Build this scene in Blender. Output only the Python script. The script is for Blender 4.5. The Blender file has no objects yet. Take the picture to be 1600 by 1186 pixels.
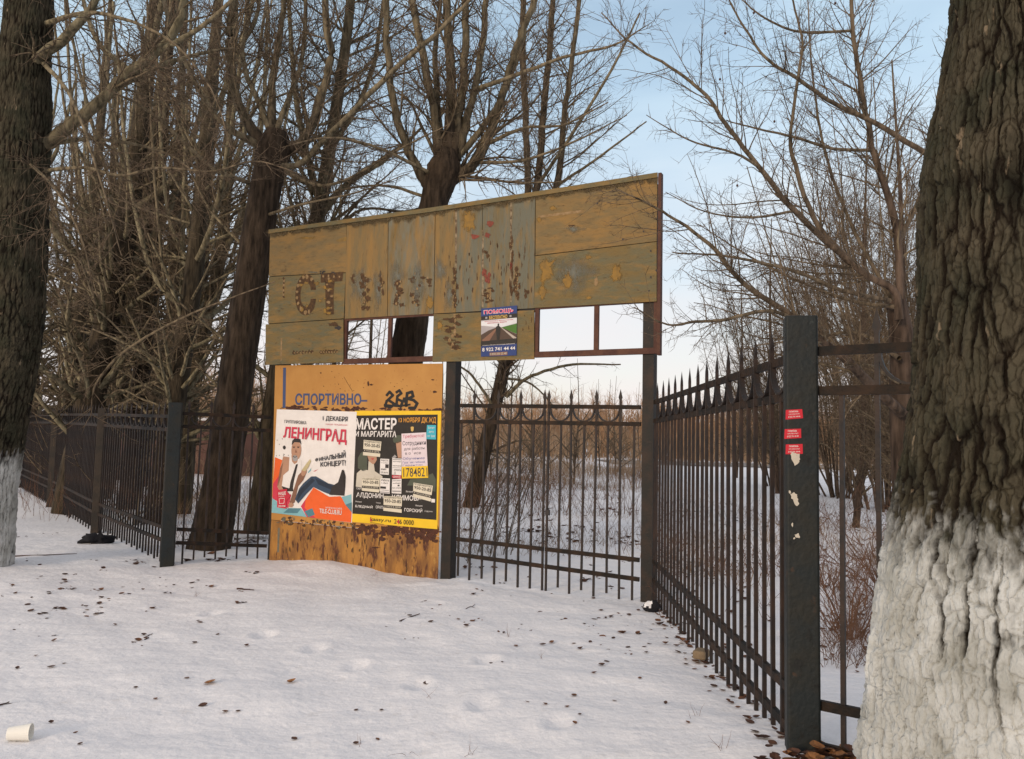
import bpy, bmesh, math, random
import numpy as np
from mathutils import Vector

# ------------------------------------------------------------------ camera, world, sun, exposure
S = bpy.context.scene
COL = S.collection
FPX, EYE, TILT, ROLL = 1250.0, 1.55, math.radians(4.44), 0.022
_F = np.array([0, math.cos(TILT), math.sin(TILT)]); _u = np.array([0, -math.sin(TILT), math.cos(TILT)]); _r = np.array([1., 0, 0])
_R = _r*math.cos(ROLL)+_u*math.sin(ROLL); _U = -_r*math.sin(ROLL)+_u*math.cos(ROLL)
cam = bpy.data.objects.new('camera', bpy.data.cameras.new('camera')); COL.objects.link(cam)
cam.data.sensor_width = 36; cam.data.lens = 36*FPX/1600; cam.data.clip_start = .05; cam.data.clip_end = 5000
from mathutils import Matrix
cam.matrix_world = Matrix(((_R[0], _U[0], -_F[0], 0), (_R[1], _U[1], -_F[1], 0), (_R[2], _U[2], -_F[2], EYE), (0, 0, 0, 1)))
S.camera = cam

SUN_DIR = Vector((-0.62, -0.78, 0)).normalized(); SUN_EL = math.radians(13)
W = bpy.data.worlds.new('World'); S.world = W; W.use_nodes = True
nt = W.node_tree; N = nt.nodes; L_ = nt.links; bg = N['Background']
sky = N.new('ShaderNodeTexSky'); sky.sky_type = 'NISHITA'; sky.sun_disc = False
sky.sun_elevation = SUN_EL; sky.sun_rotation = math.atan2(SUN_DIR.x, SUN_DIR.y); sky.air_density = 1.0; sky.dust_density = 1.6; sky.ozone_density = 1.0
# thin high cloud veil thickening to the horizon, part of the sky itself
tc = N.new('ShaderNodeTexCoord'); sep = N.new('ShaderNodeSeparateXYZ'); L_.new(tc.outputs['Generated'], sep.inputs[0])
mp = N.new('ShaderNodeMapping'); mp.inputs['Scale'].default_value = (1.6, 1.6, 6.0); L_.new(tc.outputs['Generated'], mp.inputs[0])
nz = N.new('ShaderNodeTexNoise'); nz.inputs['Scale'].default_value = 1.7; nz.inputs['Detail'].default_value = 6; L_.new(mp.outputs[0], nz.inputs[0])
mr = N.new('ShaderNodeMapRange'); mr.inputs['From Min'].default_value = .02; mr.inputs['From Max'].default_value = .50
mr.inputs['To Min'].default_value = 1.0; mr.inputs['To Max'].default_value = .62; L_.new(sep.outputs[2], mr.inputs[0])
mn = N.new('ShaderNodeMapRange'); mn.inputs['From Min'].default_value = .35; mn.inputs['From Max'].default_value = .7
mn.inputs['To Min'].default_value = -.22; mn.inputs['To Max'].default_value = .28; L_.new(nz.outputs[0], mn.inputs[0])
ad = N.new('ShaderNodeMath'); ad.operation = 'ADD'; ad.use_clamp = True; L_.new(mr.outputs[0], ad.inputs[0]); L_.new(mn.outputs[0], ad.inputs[1])
mx = N.new('ShaderNodeMix'); mx.data_type = 'RGBA'; L_.new(ad.outputs[0], mx.inputs[0]); L_.new(sky.outputs[0], mx.inputs[6])
vc = N.new('ShaderNodeValToRGB'); vc.color_ramp.elements[0].position = .06; vc.color_ramp.elements[0].color = (.87, .81, .795, 1)
vc.color_ramp.elements[1].position = .42; vc.color_ramp.elements[1].color = (.63, .80, .92, 1); L_.new(sep.outputs[2], vc.inputs[0])
# unseen grey cloud bank overhead and behind, added to take blue off the snow
cz = N.new('ShaderNodeMapRange'); cz.inputs['From Min'].default_value = .52; cz.inputs['From Max'].default_value = .78; L_.new(sep.outputs[2], cz.inputs[0])
cy = N.new('ShaderNodeMapRange'); cy.inputs['From Min'].default_value = .25; cy.inputs['From Max'].default_value = -.25; L_.new(sep.outputs[1], cy.inputs[0])
cm = N.new('ShaderNodeMath'); cm.operation = 'MAXIMUM'; L_.new(cz.outputs[0], cm.inputs[0]); L_.new(cy.outputs[0], cm.inputs[1])
ca = N.new('ShaderNodeMath'); ca.operation = 'MAXIMUM'; L_.new(ad.outputs[0], ca.inputs[0]); L_.new(cm.outputs[0], ca.inputs[1]); L_.new(ca.outputs[0], mx.inputs[0])
vw = N.new('ShaderNodeMix'); vw.data_type = 'RGBA'; L_.new(cm.outputs[0], vw.inputs[0]); L_.new(vc.outputs[0], vw.inputs[6]); vw.inputs[7].default_value = (.72, .71, .735, 1)
vs = N.new('ShaderNodeVectorMath'); vs.operation = 'SCALE'; vs.inputs[3].default_value = 5.5; L_.new(vw.outputs[2], vs.inputs[0]); L_.new(vs.outputs[0], mx.inputs[7])
L_.new(mx.outputs[2], bg.inputs[0]); bg.inputs[1].default_value = .13
sun = bpy.data.objects.new('sun', bpy.data.lights.new('sun', 'SUN')); COL.objects.link(sun)
sun.data.energy = 1.35; sun.data.angle = math.radians(14); sun.data.color = (1, .79, .56)
sv = Vector((SUN_DIR.x*math.cos(SUN_EL), SUN_DIR.y*math.cos(SUN_EL), math.sin(SUN_EL)))
sun.rotation_euler = sv.to_track_quat('Z', 'Y').to_euler()
S.view_settings.view_transform = 'Standard'; S.view_settings.look = 'None'; S.view_settings.exposure = 0.62; S.view_settings.gamma = 1
S.render.engine = 'CYCLES'; S.cycles.max_bounces = 5; S.cycles.diffuse_bounces = 3; S.cycles.glossy_bounces = 2; S.cycles.transparent_max_bounces = 16

# ------------------------------------------------------------------ measuring helpers
EYEV = np.array([0, 0, EYE])
def ray(u, v): return _R*((u-800)/FPX) - _U*((v-593)/FPX) + _F
def at(u, v, y):                       # point of that sight line at depth y
    d = ray(u, v); return EYEV + d*(y/d[1])
def gnd(u, v, z=0.0):
    d = ray(u, v); return EYEV + d*((z-EYE)/d[2])
AZ = math.radians(27)
FO = gnd(697, 908); FD = np.array([math.cos(AZ), -math.sin(AZ), 0]); FN = np.array([-math.sin(AZ), -math.cos(AZ), 0]); ZU = np.array([0, 0, 1.])
def fsz(u, v):                         # photo point -> (along, height) on the facade
    d = ray(u, v); p = EYEV + d*(((FO-EYEV)@FN)/(d@FN)); return (p-FO)@FD, p[2]
def fpt(s, z, off=0.0): return FO + FD*s + ZU*z + FN*off
def fp(u, v, off=0.0): s, z = fsz(u, v); return fpt(s, z, off)

def vnoise(p, seed=0):                 # value noise, p (n,3)
    p = np.asarray(p, float); i = np.floor(p).astype(np.int64); f = p-i; f = f*f*(3-2*f)
    def h(a):
        n = (a[:, 0]*374761393 + a[:, 1]*668265263 + a[:, 2]*2147483647 + seed*1274126177) & 0xffffffff
        n = ((n ^ (n >> 13))*1274126177) & 0xffffffff; n = n ^ (n >> 16)
        return (n & 0xffff)/65535.0
    o = np.zeros(len(p))
    for dx in (0, 1):
        for dy in (0, 1):
            for dz in (0, 1):
                w = (f[:, 0] if dx else 1-f[:, 0])*(f[:, 1] if dy else 1-f[:, 1])*(f[:, 2] if dz else 1-f[:, 2])
                o += w*h(i+np.array([dx, dy, dz]))
    return o*2-1
def fbm(p, oct=4, seed=0):
    o = 0; a = 1.; t = 0
    for k in range(oct): o = o + a*vnoise(np.asarray(p)*2**k, seed+k); t += a; a *= .5
    return o/t

# ------------------------------------------------------------------ materials
def mat(name, col, rough=.8, var=None, vscale=4., vmin=.35, vmax=.65, stretch=(1, 1, 1), bump=0., bscale=30., detail=6, extra=None, spec=.3, metal=0., bstretch=None):
    m = bpy.data.materials.new(name); m.use_nodes = True; t = m.node_tree; b = t.nodes['Principled BSDF']
    b.inputs['Roughness'].default_value = rough; b.inputs['Specular IOR Level'].default_value = spec; b.inputs['Metallic'].default_value = metal
    b.inputs['Base Color'].default_value = (*col, 1)
    co = t.nodes.new('ShaderNodeTexCoord'); mpn = t.nodes.new('ShaderNodeMapping'); mpn.inputs['Scale'].default_value = stretch
    t.links.new(co.outputs['Object'], mpn.inputs[0])
    cur = None
    layers = ([] if var is None else [(var, vscale, vmin, vmax)]) + (extra or [])
    for k, (c2, sc, a, e) in enumerate(layers):
        n = t.nodes.new('ShaderNodeTexNoise'); n.inputs['Scale'].default_value = sc; n.inputs['Detail'].default_value = detail; n.inputs['Roughness'].default_value = .62
        off = t.nodes.new('ShaderNodeVectorMath'); off.operation = 'ADD'; off.inputs[1].default_value = (k*7.3, k*3.1, k*5.7)
        t.links.new(mpn.outputs[0], off.inputs[0]); t.links.new(off.outputs[0], n.inputs[0])
        r = t.nodes.new('ShaderNodeMapRange'); r.inputs['From Min'].default_value = a; r.inputs['From Max'].default_value = e; t.links.new(n.outputs[0], r.inputs[0])
        x = t.nodes.new('ShaderNodeMix'); x.data_type = 'RGBA'; t.links.new(r.outputs[0], x.inputs[0]); x.inputs[7].default_value = (*c2, 1)
        if cur is None: x.inputs[6].default_value = (*col, 1)
        else: t.links.new(cur, x.inputs[6])
        cur = x.outputs[2]
    if cur is not None: t.links.new(cur, b.inputs['Base Color'])
    if bump:
        n = t.nodes.new('ShaderNodeTexNoise'); n.inputs['Scale'].default_value = bscale; n.inputs['Detail'].default_value = 8
        if bstretch:
            m2 = t.nodes.new('ShaderNodeMapping'); m2.inputs['Scale'].default_value = bstretch; t.links.new(co.outputs['Object'], m2.inputs[0]); t.links.new(m2.outputs[0], n.inputs[0])
        else: t.links.new(mpn.outputs[0], n.inputs[0])
        bp = t.nodes.new('ShaderNodeBump'); bp.inputs['Strength'].default_value = bump; bp.inputs['Distance'].default_value = .02
        t.links.new(n.outputs[0], bp.inputs['Height']); t.links.new(bp.outputs[0], b.inputs['Normal'])
    return m
def attr_mix(m, attr, stops):          # colour by a mesh attribute
    t = m.node_tree; b = t.nodes['Principled BSDF']
    a = t.nodes.new('ShaderNodeAttribute'); a.attribute_name = attr
    r = t.nodes.new('ShaderNodeValToRGB'); cr = r.color_ramp
    while len(cr.elements) < len(stops): cr.elements.new(.5)
    for e, (p, c) in zip(cr.elements, stops): e.position = p; e.color = (*c, 1)
    t.links.new(a.outputs['Fac'], r.inputs[0])
    return r.outputs[0]

M = {}
M['snow'] = mat('snow', (.80, .78, .79), .9, (.73, .72, .74), 1.3, .35, .75, bump=.55, bscale=18, spec=.2, detail=9, extra=[((.66, .635, .63), 9., .58, .80), ((.70, .69, .71), 42., .5, .7)])
M['rail'] = mat('fence_paint', (.012, .0105, .0095), .65, (.036, .021, .013), 7., .42, .62, bump=.25, bscale=60, spec=.15)
M['bar'] = mat('bar_paint', (.013, .0115, .012), .6, (.040, .023, .016), 5., .40, .62, bump=.2, bscale=60)
M['pipe'] = mat('pipe_paint', (.010, .0145, .0165), .6, (.016, .016, .013), 5., .4, .62, bump=.2, bscale=40, extra=[((.008, .009, .009), 12., .58, .66), ((.045, .026, .016), 9., .64, .70), ((.028, .034, .034), 30., .66, .72)])
M['oldpipe'] = mat('old_pipe', (.014, .011, .009), .7, (.032, .021, .014), 5., .4, .62, bump=.3, bscale=40)
M['steelpost'] = mat('post_steel', (.010, .009, .008), .6, (.030, .016, .010), 6., .42, .66, bump=.2, bscale=50)
M['frame'] = mat('frame_rust', (.060, .020, .013), .65, (.10, .04, .022), 8., .4, .65, bump=.2, bscale=60)
def ply(name, a, b, c, ga, ge, stretch):
    return mat(name, a, .75, b, 3.2, ga, ge, stretch=stretch, bump=.30, bscale=22, detail=8, spec=.25,
               extra=[(c, 7., .52, .72), ((.075, .045, .02), 13., .58, .74), ((.262, .150, .046), 3.4, .50, .74), ((.05, .035, .02), 38., .68, .74)])
OCH, GRN, OLV = (.228, .138, .050), (.152, .146, .108), (.165, .120, .056)
HS, VS = (1, 1, 3.2), (3.0, 3.0, .55)
M['ply_ochre'] = ply('plywood_ochre', OCH, OLV, (.125, .092, .045), .38, .62, HS)
M['ply_ochre_v'] = ply('plywood_ochre_upright', OCH, OLV, (.135, .115, .065), .36, .62, VS)
M['ply_mixed_v'] = ply('plywood_mixed', (.185, .112, .036), GRN, (.13, .1, .045), .36, .58, VS)
M['ply_grey_v'] = ply('plywood_grey', (.15, .11, .05), (.132, .128, .094), (.155, .11, .046), .30, .50, VS)
M['ply_olive'] = ply('plywood_olive', (.165, .112, .042), (.128, .114, .064), (.175, .118, .042), .36, .60, HS)
M['seam'] = mat('weathered_lath', (.26, .20, .125), .8, (.085, .052, .028), 18., .40, .6)
def ragged(m, scale=16., lo=.42, hi=.50, amp=1.1, stretch=(1, 1, 1)):   # paint patch that ends in a ragged edge, not at its outline
    t = m.node_tree; b = t.nodes['Principled BSDF']; out = [n for n in t.nodes if n.type == 'OUTPUT_MATERIAL'][0]
    a = t.nodes.new('ShaderNodeAttribute'); a.attribute_name = 'rad'; co = t.nodes.new('ShaderNodeTexCoord'); mp_ = t.nodes.new('ShaderNodeMapping'); mp_.inputs['Scale'].default_value = stretch
    n = t.nodes.new('ShaderNodeTexNoise'); n.inputs['Scale'].default_value = scale; n.inputs['Detail'].default_value = 7; n.inputs['Roughness'].default_value = .65
    t.links.new(co.outputs['Object'], mp_.inputs[0]); t.links.new(mp_.outputs[0], n.inputs[0])
    s1 = t.nodes.new('ShaderNodeMath'); s1.operation = 'MULTIPLY_ADD'; t.links.new(n.outputs[0], s1.inputs[0]); s1.inputs[1].default_value = amp; s1.inputs[2].default_value = -amp*.5
    s2 = t.nodes.new('ShaderNodeMath'); s2.operation = 'ADD'; t.links.new(s1.outputs[0], s2.inputs[0]); t.links.new(a.outputs['Fac'], s2.inputs[1])
    r = t.nodes.new('ShaderNodeMapRange'); r.inputs['From Min'].default_value = lo; r.inputs['From Max'].default_value = hi; t.links.new(s2.outputs[0], r.inputs[0])
    tr = t.nodes.new('ShaderNodeBsdfTransparent'); mxs = t.nodes.new('ShaderNodeMixShader'); t.links.new(r.outputs[0], mxs.inputs[0]); t.links.new(tr.outputs[0], mxs.inputs[1]); t.links.new(b.outputs[0], mxs.inputs[2]); t.links.new(mxs.outputs[0], out.inputs[0])
    return m
M['peel'] = ragged(mat('peeled_board', (.092, .048, .020), .85, (.050, .028, .014), 30., .4, .62), 26., .40, .46, 1.3, (1.4, 1.4, .8))
M['chip'] = ragged(mat('paint_chip', (.30, .20, .105), .8, (.19, .115, .045), 30.), 30., .36, .42, 1.1)
M['redflake'] = ragged(mat('red_flake', (.24, .055, .032), .7, (.12, .03, .02), 40.), 30., .34, .40, 1.0)
M['greywash'] = ragged(mat('grey_paint_remnant', (.150, .150, .125), .8, (.155, .120, .06), 14., .48, .66, stretch=(3, 3, 1)), 9., .25, 1.05, 1.2, (1.6, 1.6, .8))
M['ochrewash'] = ragged(mat('ochre_paint_remnant', (.255, .145, .034), .8, (.18, .11, .035), 14., .45, .62), 12., .30, .60, 1.2)
M['orange'] = mat('orange_sheet', (.45, .225, .055), .55, (.38, .175, .04), 2.5, .35, .7, bump=.12, bscale=8, extra=[((.30, .12, .03), 22., .66, .72)])
M['orange_rust'] = mat('orange_sheet_rusted', (.36, .17, .038), .65, (.19, .085, .025), 2.6, .38, .60, stretch=(2.4, 2.4, .8), bump=.2, bscale=14, detail=9,
                       extra=[((.085, .028, .014), 5.5, .52, .62), ((.42, .235, .06), 9., .60, .68)])
M['rustband'] = ragged(mat('rust_streaks', (.085, .030, .017), .8, (.055, .022, .014), 14., .4, .6), 20., .34, .44, 1.3, (1.5, 1.5, .6))
M['blue'] = mat('blue_lettering', (.045, .07, .16), .7, (.10, .085, .09), 30., .55, .72)
M['black'] = mat('black_paint', (.012, .011, .011), .6)
def flat(n, c, r=.6): 
    if n not in M: M[n] = mat('print_'+n, c, r, tuple(x*.86 for x in c), 5., .4, .75, bump=.7, bscale=5)
    return n
for n, c in dict(white=(.74, .70, .68), pink=(.70, .60, .64), cream=(.66, .60, .48), yellow=(.78, .50, .02), pblack=(.022, .018, .016), red=(.50, .025, .05), crimson=(.55, .04, .075),
                 porange=(.74, .115, .022), teal=(.20, .42, .47), dteal=(.08, .20, .25), skin=(.42, .235, .155), dskin=(.22, .11, .07), jeans=(.035, .06, .105), djeans=(.018, .028, .05),
                 char=(.03, .025, .025), grey=(.33, .31, .31), orangetext=(.72, .33, .05), hairg=(.075, .085, .06), cyan=(.05, .40, .50), navy=(.022, .045, .17), magenta=(.66, .02, .12),
                 gold=(.62, .40, .12), roadbrown=(.075, .045, .032), roadpale=(.42, .36, .31), skywhite=(.66, .66, .68), skygrey=(.36, .33, .34), green=(.06, .16, .022), handblack=(.05, .045, .06),
                 handred=(.50, .06, .12), handblue=(.08, .10, .30), sticker=(.56, .018, .035), pale=(.55, .50, .42), guitar=(.50, .42, .24), dred=(.24, .015, .03)).items(): flat(n, c)
M['leaf'] = mat('dead_leaf', (.16, .070, .034), .8, (.075, .034, .022), 6., .4, .6)
M['leafdark'] = mat('dark_dead_leaf', (.085, .045, .032), .85, (.05, .025, .02), 8., .4, .6)
M['leafgold'] = mat('tan_dead_leaf', (.33, .15, .055), .75, (.17, .075, .03), 14., .4, .6)
M['weed'] = mat('dry_weed', (.175, .085, .050), .9, (.115, .062, .044), 3., .4, .6)
M['weedred'] = mat('rust_weed', (.17, .088, .052), .9, (.125, .070, .046), 3., .4, .6)
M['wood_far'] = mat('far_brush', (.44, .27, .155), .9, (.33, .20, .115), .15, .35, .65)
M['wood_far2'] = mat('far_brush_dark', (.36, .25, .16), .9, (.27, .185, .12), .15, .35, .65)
M['cup'] = mat('paper_cup', (.80, .77, .70), .5)
M['cloth'] = mat('black_cloth', (.012, .012, .016), .9, bump=.4, bscale=30)
M['brick'] = mat('tan_brick', (.22, .16, .10), .85, (.15, .11, .07), 18., bump=.3, bscale=60)
M['wall'] = mat('red_brown_wall', (.155, .082, .066), .9, (.125, .068, .055), 1.2, .35, .65)
M['road'] = mat('wet_road', (.155, .130, .110), .7, (.21, .185, .165), .6, .4, .65)

def bark_mat(name, dark, mid, ol, bsc=14):
    m = mat(name, dark, .9, bump=1.0, bscale=bsc, bstretch=(3.0, 3.0, .55), spec=.15)
    t = m.node_tree; b = t.nodes['Principled BSDF']
    rmp = attr_mix(m, 'rad', [(0.0, (.120, .086, .060)), (.05, (.140, .108, .070)), (.14, ol), (.20, tuple(.85*x for x in ol)), (.36, mid), (.75, dark)])
    n = t.nodes.new('ShaderNodeTexNoise'); n.inputs['Scale'].default_value = 6.; n.inputs['Detail'].default_value = 9
    co = t.nodes.new('ShaderNodeTexCoord'); m2 = t.nodes.new('ShaderNodeMapping'); m2.inputs['Scale'].default_value = (3, 3, .6)
    t.links.new(co.outputs['Object'], m2.inputs[0]); t.links.new(m2.outputs[0], n.inputs[0])
    mr = t.nodes.new('ShaderNodeMapRange'); mr.inputs['From Min'].default_value = .3; mr.inputs['From Max'].default_value = .7; mr.inputs['To Min'].default_value = .35; mr.inputs['To Max'].default_value = 1.75
    t.links.new(n.outputs[0], mr.inputs[0])
    x = t.nodes.new('ShaderNodeMix'); x.data_type = 'RGBA'; x.blend_type = 'MULTIPLY'; x.inputs[0].default_value = 1
    t.links.new(rmp, x.inputs[6]); t.links.new(mr.outputs[0], x.inputs[7]); t.links.new(x.outputs[2], b.inputs['Base Color'])
    return m
M['bark'] = bark_mat('bark_brown', (.040, .028, .019), (.052, .038, .026), (.160, .130, .082))
M['bark2'] = bark_mat('bark_olive', (.042, .032, .021), (.082, .066, .042), (.185, .158, .100))
M['bark3'] = bark_mat('bark_reddish', (.052, .037, .028), (.064, .044, .033), (.085, .060, .045))

# ------------------------------------------------------------------ object helpers
OFF = {}
def props(o, label=None, cat=None, group=None, kind=None):
    if label: o['label'] = label
    if cat: o['category'] = cat
    if group: o['group'] = group
    if kind: o['kind'] = kind
    return o
def empty(name, loc, label, cat, group=None):
    o = bpy.data.objects.new(name, None); COL.objects.link(o); o.location = loc; o.empty_display_size = .1
    OFF[o.name] = np.array(loc, float); return props(o, label, cat, group)
class MB:
    def __init__(s): s.v = []; s.f = []; s.m = []; s.mats = []; s.n = 0; s.att = []; s.smooth = False
    def slot(s, mt):
        mt = M[mt] if isinstance(mt, str) else mt
        if mt not in s.mats: s.mats.append(mt)
        return s.mats.index(mt)
    def add(s, verts, faces, mt, att=None):
        k = s.slot(mt); verts = np.asarray(verts, float).reshape(-1, 3)
        s.v.append(verts); s.att.append(np.ones(len(verts)) if att is None else np.asarray(att, float))
        for f in faces: s.f.append([i+s.n for i in f]); s.m.append(k)
        s.n += len(verts); return s
    def box(s, c, ax, ay, az, h, mt):     # centre, unit axes, half sizes
        c = np.array(c, float); A = [np.array(a, float)*k for a, k in zip((ax, ay, az), h)]
        vs = [c+A[0]*i+A[1]*j+A[2]*k for i in (-1, 1) for j in (-1, 1) for k in (-1, 1)]
        return s.add(vs, [(0, 1, 3, 2), (4, 6, 7, 5), (0, 4, 5, 1), (2, 3, 7, 6), (0, 2, 6, 4), (1, 5, 7, 3)], mt)
    def bar(s, a, b, w, h, mt, up=ZU):    # box bar from a to b, w across, h along up
        a = np.array(a, float); b = np.array(b, float); d = b-a; l = np.linalg.norm(d); d = d/l
        y = np.cross(up, d); y /= np.linalg.norm(y); z = np.cross(d, y)
        return s.box((a+b)/2, d, y, z, (l/2, w/2, h/2), mt)
    def slab(s, pts, nrm, th, mt):        # polygon extruded backwards
        p = np.array(pts, float); n = len(p); q = p-np.array(nrm)*th
        return s.add(np.vstack([p, q]), [tuple(range(n)), tuple(range(2*n-1, n-1, -1))]+[(i, i+n, (i+1) % n+n, (i+1) % n) for i in range(n)], mt)
    def build(s, name, parent=None, loc=None):
        off = OFF[parent.name] if parent is not None else (np.zeros(3) if loc is None else np.array(loc, float))
        me = bpy.data.meshes.new(name); V = np.vstack(s.v)-off
        me.from_pydata(V.tolist(), [], s.f)
        for mt in s.mats: me.materials.append(mt)
        if len(s.mats) > 1: me.polygons.foreach_set('material_index', s.m)
        a = np.concatenate(s.att)
        me.attributes.new('rad', 'FLOAT', 'POINT').data.foreach_set('value', a)
        if s.smooth: me.polygons.foreach_set('use_smooth', [True]*len(me.polygons))
        me.update()
        o = bpy.data.objects.new(name, me); COL.objects.link(o)
        if parent is not None: o.parent = parent; OFF[o.name] = OFF[parent.name]
        else: o.location = off; OFF[o.name] = off
        return o
def quadmesh(name, V, Q, mats, parent=None, loc=None, rad=None, smooth=True, mi=None, extra=None):   # big numpy meshes
    off = OFF[parent.name] if parent is not None else (np.zeros(3) if loc is None else np.array(loc, float))
    me = bpy.data.meshes.new(name); n = len(Q); k = Q.shape[1]
    me.vertices.add(len(V)); me.vertices.foreach_set('co', (V-off).astype(np.float32).ravel())
    me.loops.add(n*k); me.loops.foreach_set('vertex_index', Q.astype(np.int32).ravel())
    me.polygons.add(n); me.polygons.foreach_set('loop_start', np.arange(0, n*k, k, dtype=np.int32))
    if smooth: me.polygons.foreach_set('use_smooth', np.ones(n, bool))
    for m in mats: me.materials.append(M[m] if isinstance(m, str) else m)
    if mi is not None: me.polygons.foreach_set('material_index', mi.astype(np.int32))
    me.update(calc_edges=True)
    if rad is not None: me.attributes.new('rad', 'FLOAT', 'POINT').data.foreach_set('value', rad.astype(np.float32))
    for kx, vx in (extra or {}).items(): me.attributes.new(kx, 'FLOAT', 'POINT').data.foreach_set('value', vx.astype(np.float32))
    me.validate()
    o = bpy.data.objects.new(name, me); COL.objects.link(o)
    if parent is not None: o.parent = parent; OFF[o.name] = OFF[parent.name]
    else: o.location = off; OFF[o.name] = off
    return o
_glyph = {}
def glyphs(text, bold=0.0):
    k = (text, bold)
    if k not in _glyph:
        c = bpy.data.curves.new('t', 'FONT'); c.body = text; c.offset = bold; c.resolution_u = 2; c.fill_mode = 'FRONT'
        o = bpy.data.objects.new('t', c); COL.objects.link(o); dg = bpy.context.evaluated_depsgraph_get(); dg.update()
        me = bpy.data.meshes.new_from_object(o.evaluated_get(dg))
        v = np.array([x.co[:] for x in me.vertices]); f = [tuple(p.vertices) for p in me.polygons]
        bpy.data.objects.remove(o); bpy.data.curves.remove(c); bpy.data.meshes.remove(me)
        if len(v): lo = v.min(0); hi = v.max(0); v = (v[:, :2]-lo[:2])/(hi-lo)[:2]
        _glyph[k] = (v, f)
    return _glyph[k]
class Crop:                              # a measuring frame on the facade: crop origin and scale in the photograph
    def __init__(s, u0, v0, k): s.u0, s.v0, s.k = u0, v0, k
    def p(s, x, y, off): return fp(s.u0+x/s.k, s.v0+y/s.k, off)
    def poly(s, mb, pts, mt, off): mb.add([s.p(x, y, off) for x, y in pts], [tuple(range(len(pts)))], mt)
    def text(s, mb, t, q, mt, off, bold=.015):   # q: TL, TR, BR, BL
        v, f = glyphs(t, bold)
        if len(v) == 0: return
        q = np.array(q, float); a = v[:, :1]; b = v[:, 1:]
        xy = (1-a)*(b*q[0]+(1-b)*q[3])+a*(b*q[1]+(1-b)*q[2])
        mb.add([s.p(x, y, off) for x, y in xy], f, mt)
    def ell(s, mb, cx, cy, rx, ry, mt, off, n=18, rot=0.):
        c, d = math.cos(rot), math.sin(rot)
        s.poly(mb, [(cx+rx*math.cos(t)*c-ry*math.sin(t)*d, cy+rx*math.cos(t)*d+ry*math.sin(t)*c) for t in np.linspace(0, 2*math.pi, n, endpoint=False)], mt, off)
    def blob(s, mb, cx, cy, rx, ry, mt, off, rng, n=16, jag=.35):
        k = 1.45 if mt in ('peel', 'chip', 'redflake', 'greywash', 'ochrewash', 'rustband', 'grime') else 1.0
        pts = [(cx, cy)]+[(cx+k*rx*math.cos(t)*(1+rng.uniform(-jag, jag)), cy+k*ry*math.sin(t)*(1+rng.uniform(-jag, jag))) for t in np.linspace(0, 2*math.pi, n, endpoint=False)]
        mb.add([s.p(x, y, off) for x, y in pts], [(0, 1+i, 1+(i+1) % n) for i in range(n)], mt, [1.]+[0.]*n)
    def stroke(s, mb, pts, w, mt, off):
        pts = np.array(pts, float)
        for a, b in zip(pts[:-1], pts[1:]):
            d = b-a; l = np.linalg.norm(d)+1e-9; n = np.array([-d[1], d[0]])/l*w/2; e = d/l*w*.3
            s.poly(mb, [tuple(a-e+n), tuple(b+e+n), tuple(b+e-n), tuple(a-e-n)], mt, off); off += .00006
RNG = random.Random(7)

# ------------------------------------------------------------------ ground
def sst(a, b, x): t = np.clip((x-a)/(b-a), 0, 1); return t*t*(3-2*t)
DENTS = [gnd(u, v) for u, v in [(412, 993), (492, 1017), (556, 1044), (655, 1077), (752, 1118), (872, 1155), (330, 960), (760, 1040)]]
def gheight(x, y):
    x = np.asarray(x, float); y = np.asarray(y, float)
    h = .145*sst(7.6, 3.7, y)*sst(-1.2, 1.3, x)
    p = np.stack([x, y, x*0], -1).reshape(-1, 3)
    h = h + (fbm(p*.55, 3, 3)*.035 + (fbm(p*2.3, 3, 9)*.023 + fbm(p*np.array([5, 9, 1.]), 3, 19)*.009)*sst(60, 10, y).ravel()).reshape(x.shape)
    h = h + .055*np.exp(-((x-1.42)/.45)**2-((y-3.62)/.5)**2)
    # low drift against the orange panel
    d = ((x-FO[0])*FN[0]+(y-FO[1])*FN[1]); s = ((x-FO[0])*FD[0]+(y-FO[1])*FD[1])
    h = h + .075*np.exp(-((s+1.55)/.75)**2-((d-.1)/.7)**2) - .0*d
    for q in DENTS:
        r2 = ((x-q[0])**2/.0045+(y-q[1])**2/.009); h = h - .020*np.exp(-r2**1.8) + .010*np.exp(-(np.sqrt(r2)-1.7)**2*3)
    return h
def axis(lo, hi, step, far_lo, far_hi, g=1.09):
    a = list(np.arange(lo, hi, step)); s = step; x = lo; pre = []
    while x > far_lo: s *= g; x -= s; pre.append(x)
    s = step; x = a[-1]; post = []
    while x < far_hi: s *= g; x += s; post.append(x)
    return np.array(pre[::-1]+a+post)
gx = axis(-6.5, 3.5, .036, -900, 900); gy = axis(2.2, 12.5, .036, -60, 1600)
X, Y = np.meshgrid(gx, gy); Zg = gheight(X, Y)
V = np.stack([X, Y, Zg], -1).reshape(-1, 3); nx, ny = len(gx), len(gy)
I = np.arange(nx*ny).reshape(ny, nx); Q = np.stack([I[:-1, :-1], I[:-1, 1:], I[1:, 1:], I[1:, :-1]], -1).reshape(-1, 4)
props(quadmesh('snowy_ground', V, Q, ['snow']), kind='structure')
def gz(x, y): return float(gheight(np.array([x]), np.array([y]))[0])
def gp(u, v):                            # ground point under a photo point
    p = gnd(u, v)
    for _ in range(4): p = gnd(u, v, gz(p[0], p[1]))
    return p
mb = MB()                                # cleared road across the field
ra, rb = gnd(1000, 722), gnd(1420, 731)
mb.add([(8, 62, .06), (90, 50, .06), (90, 62, .06), (8, 76, .06)], [(0, 1, 2, 3)], 'road'); props(mb.build('field_road'), kind='structure')

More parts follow.
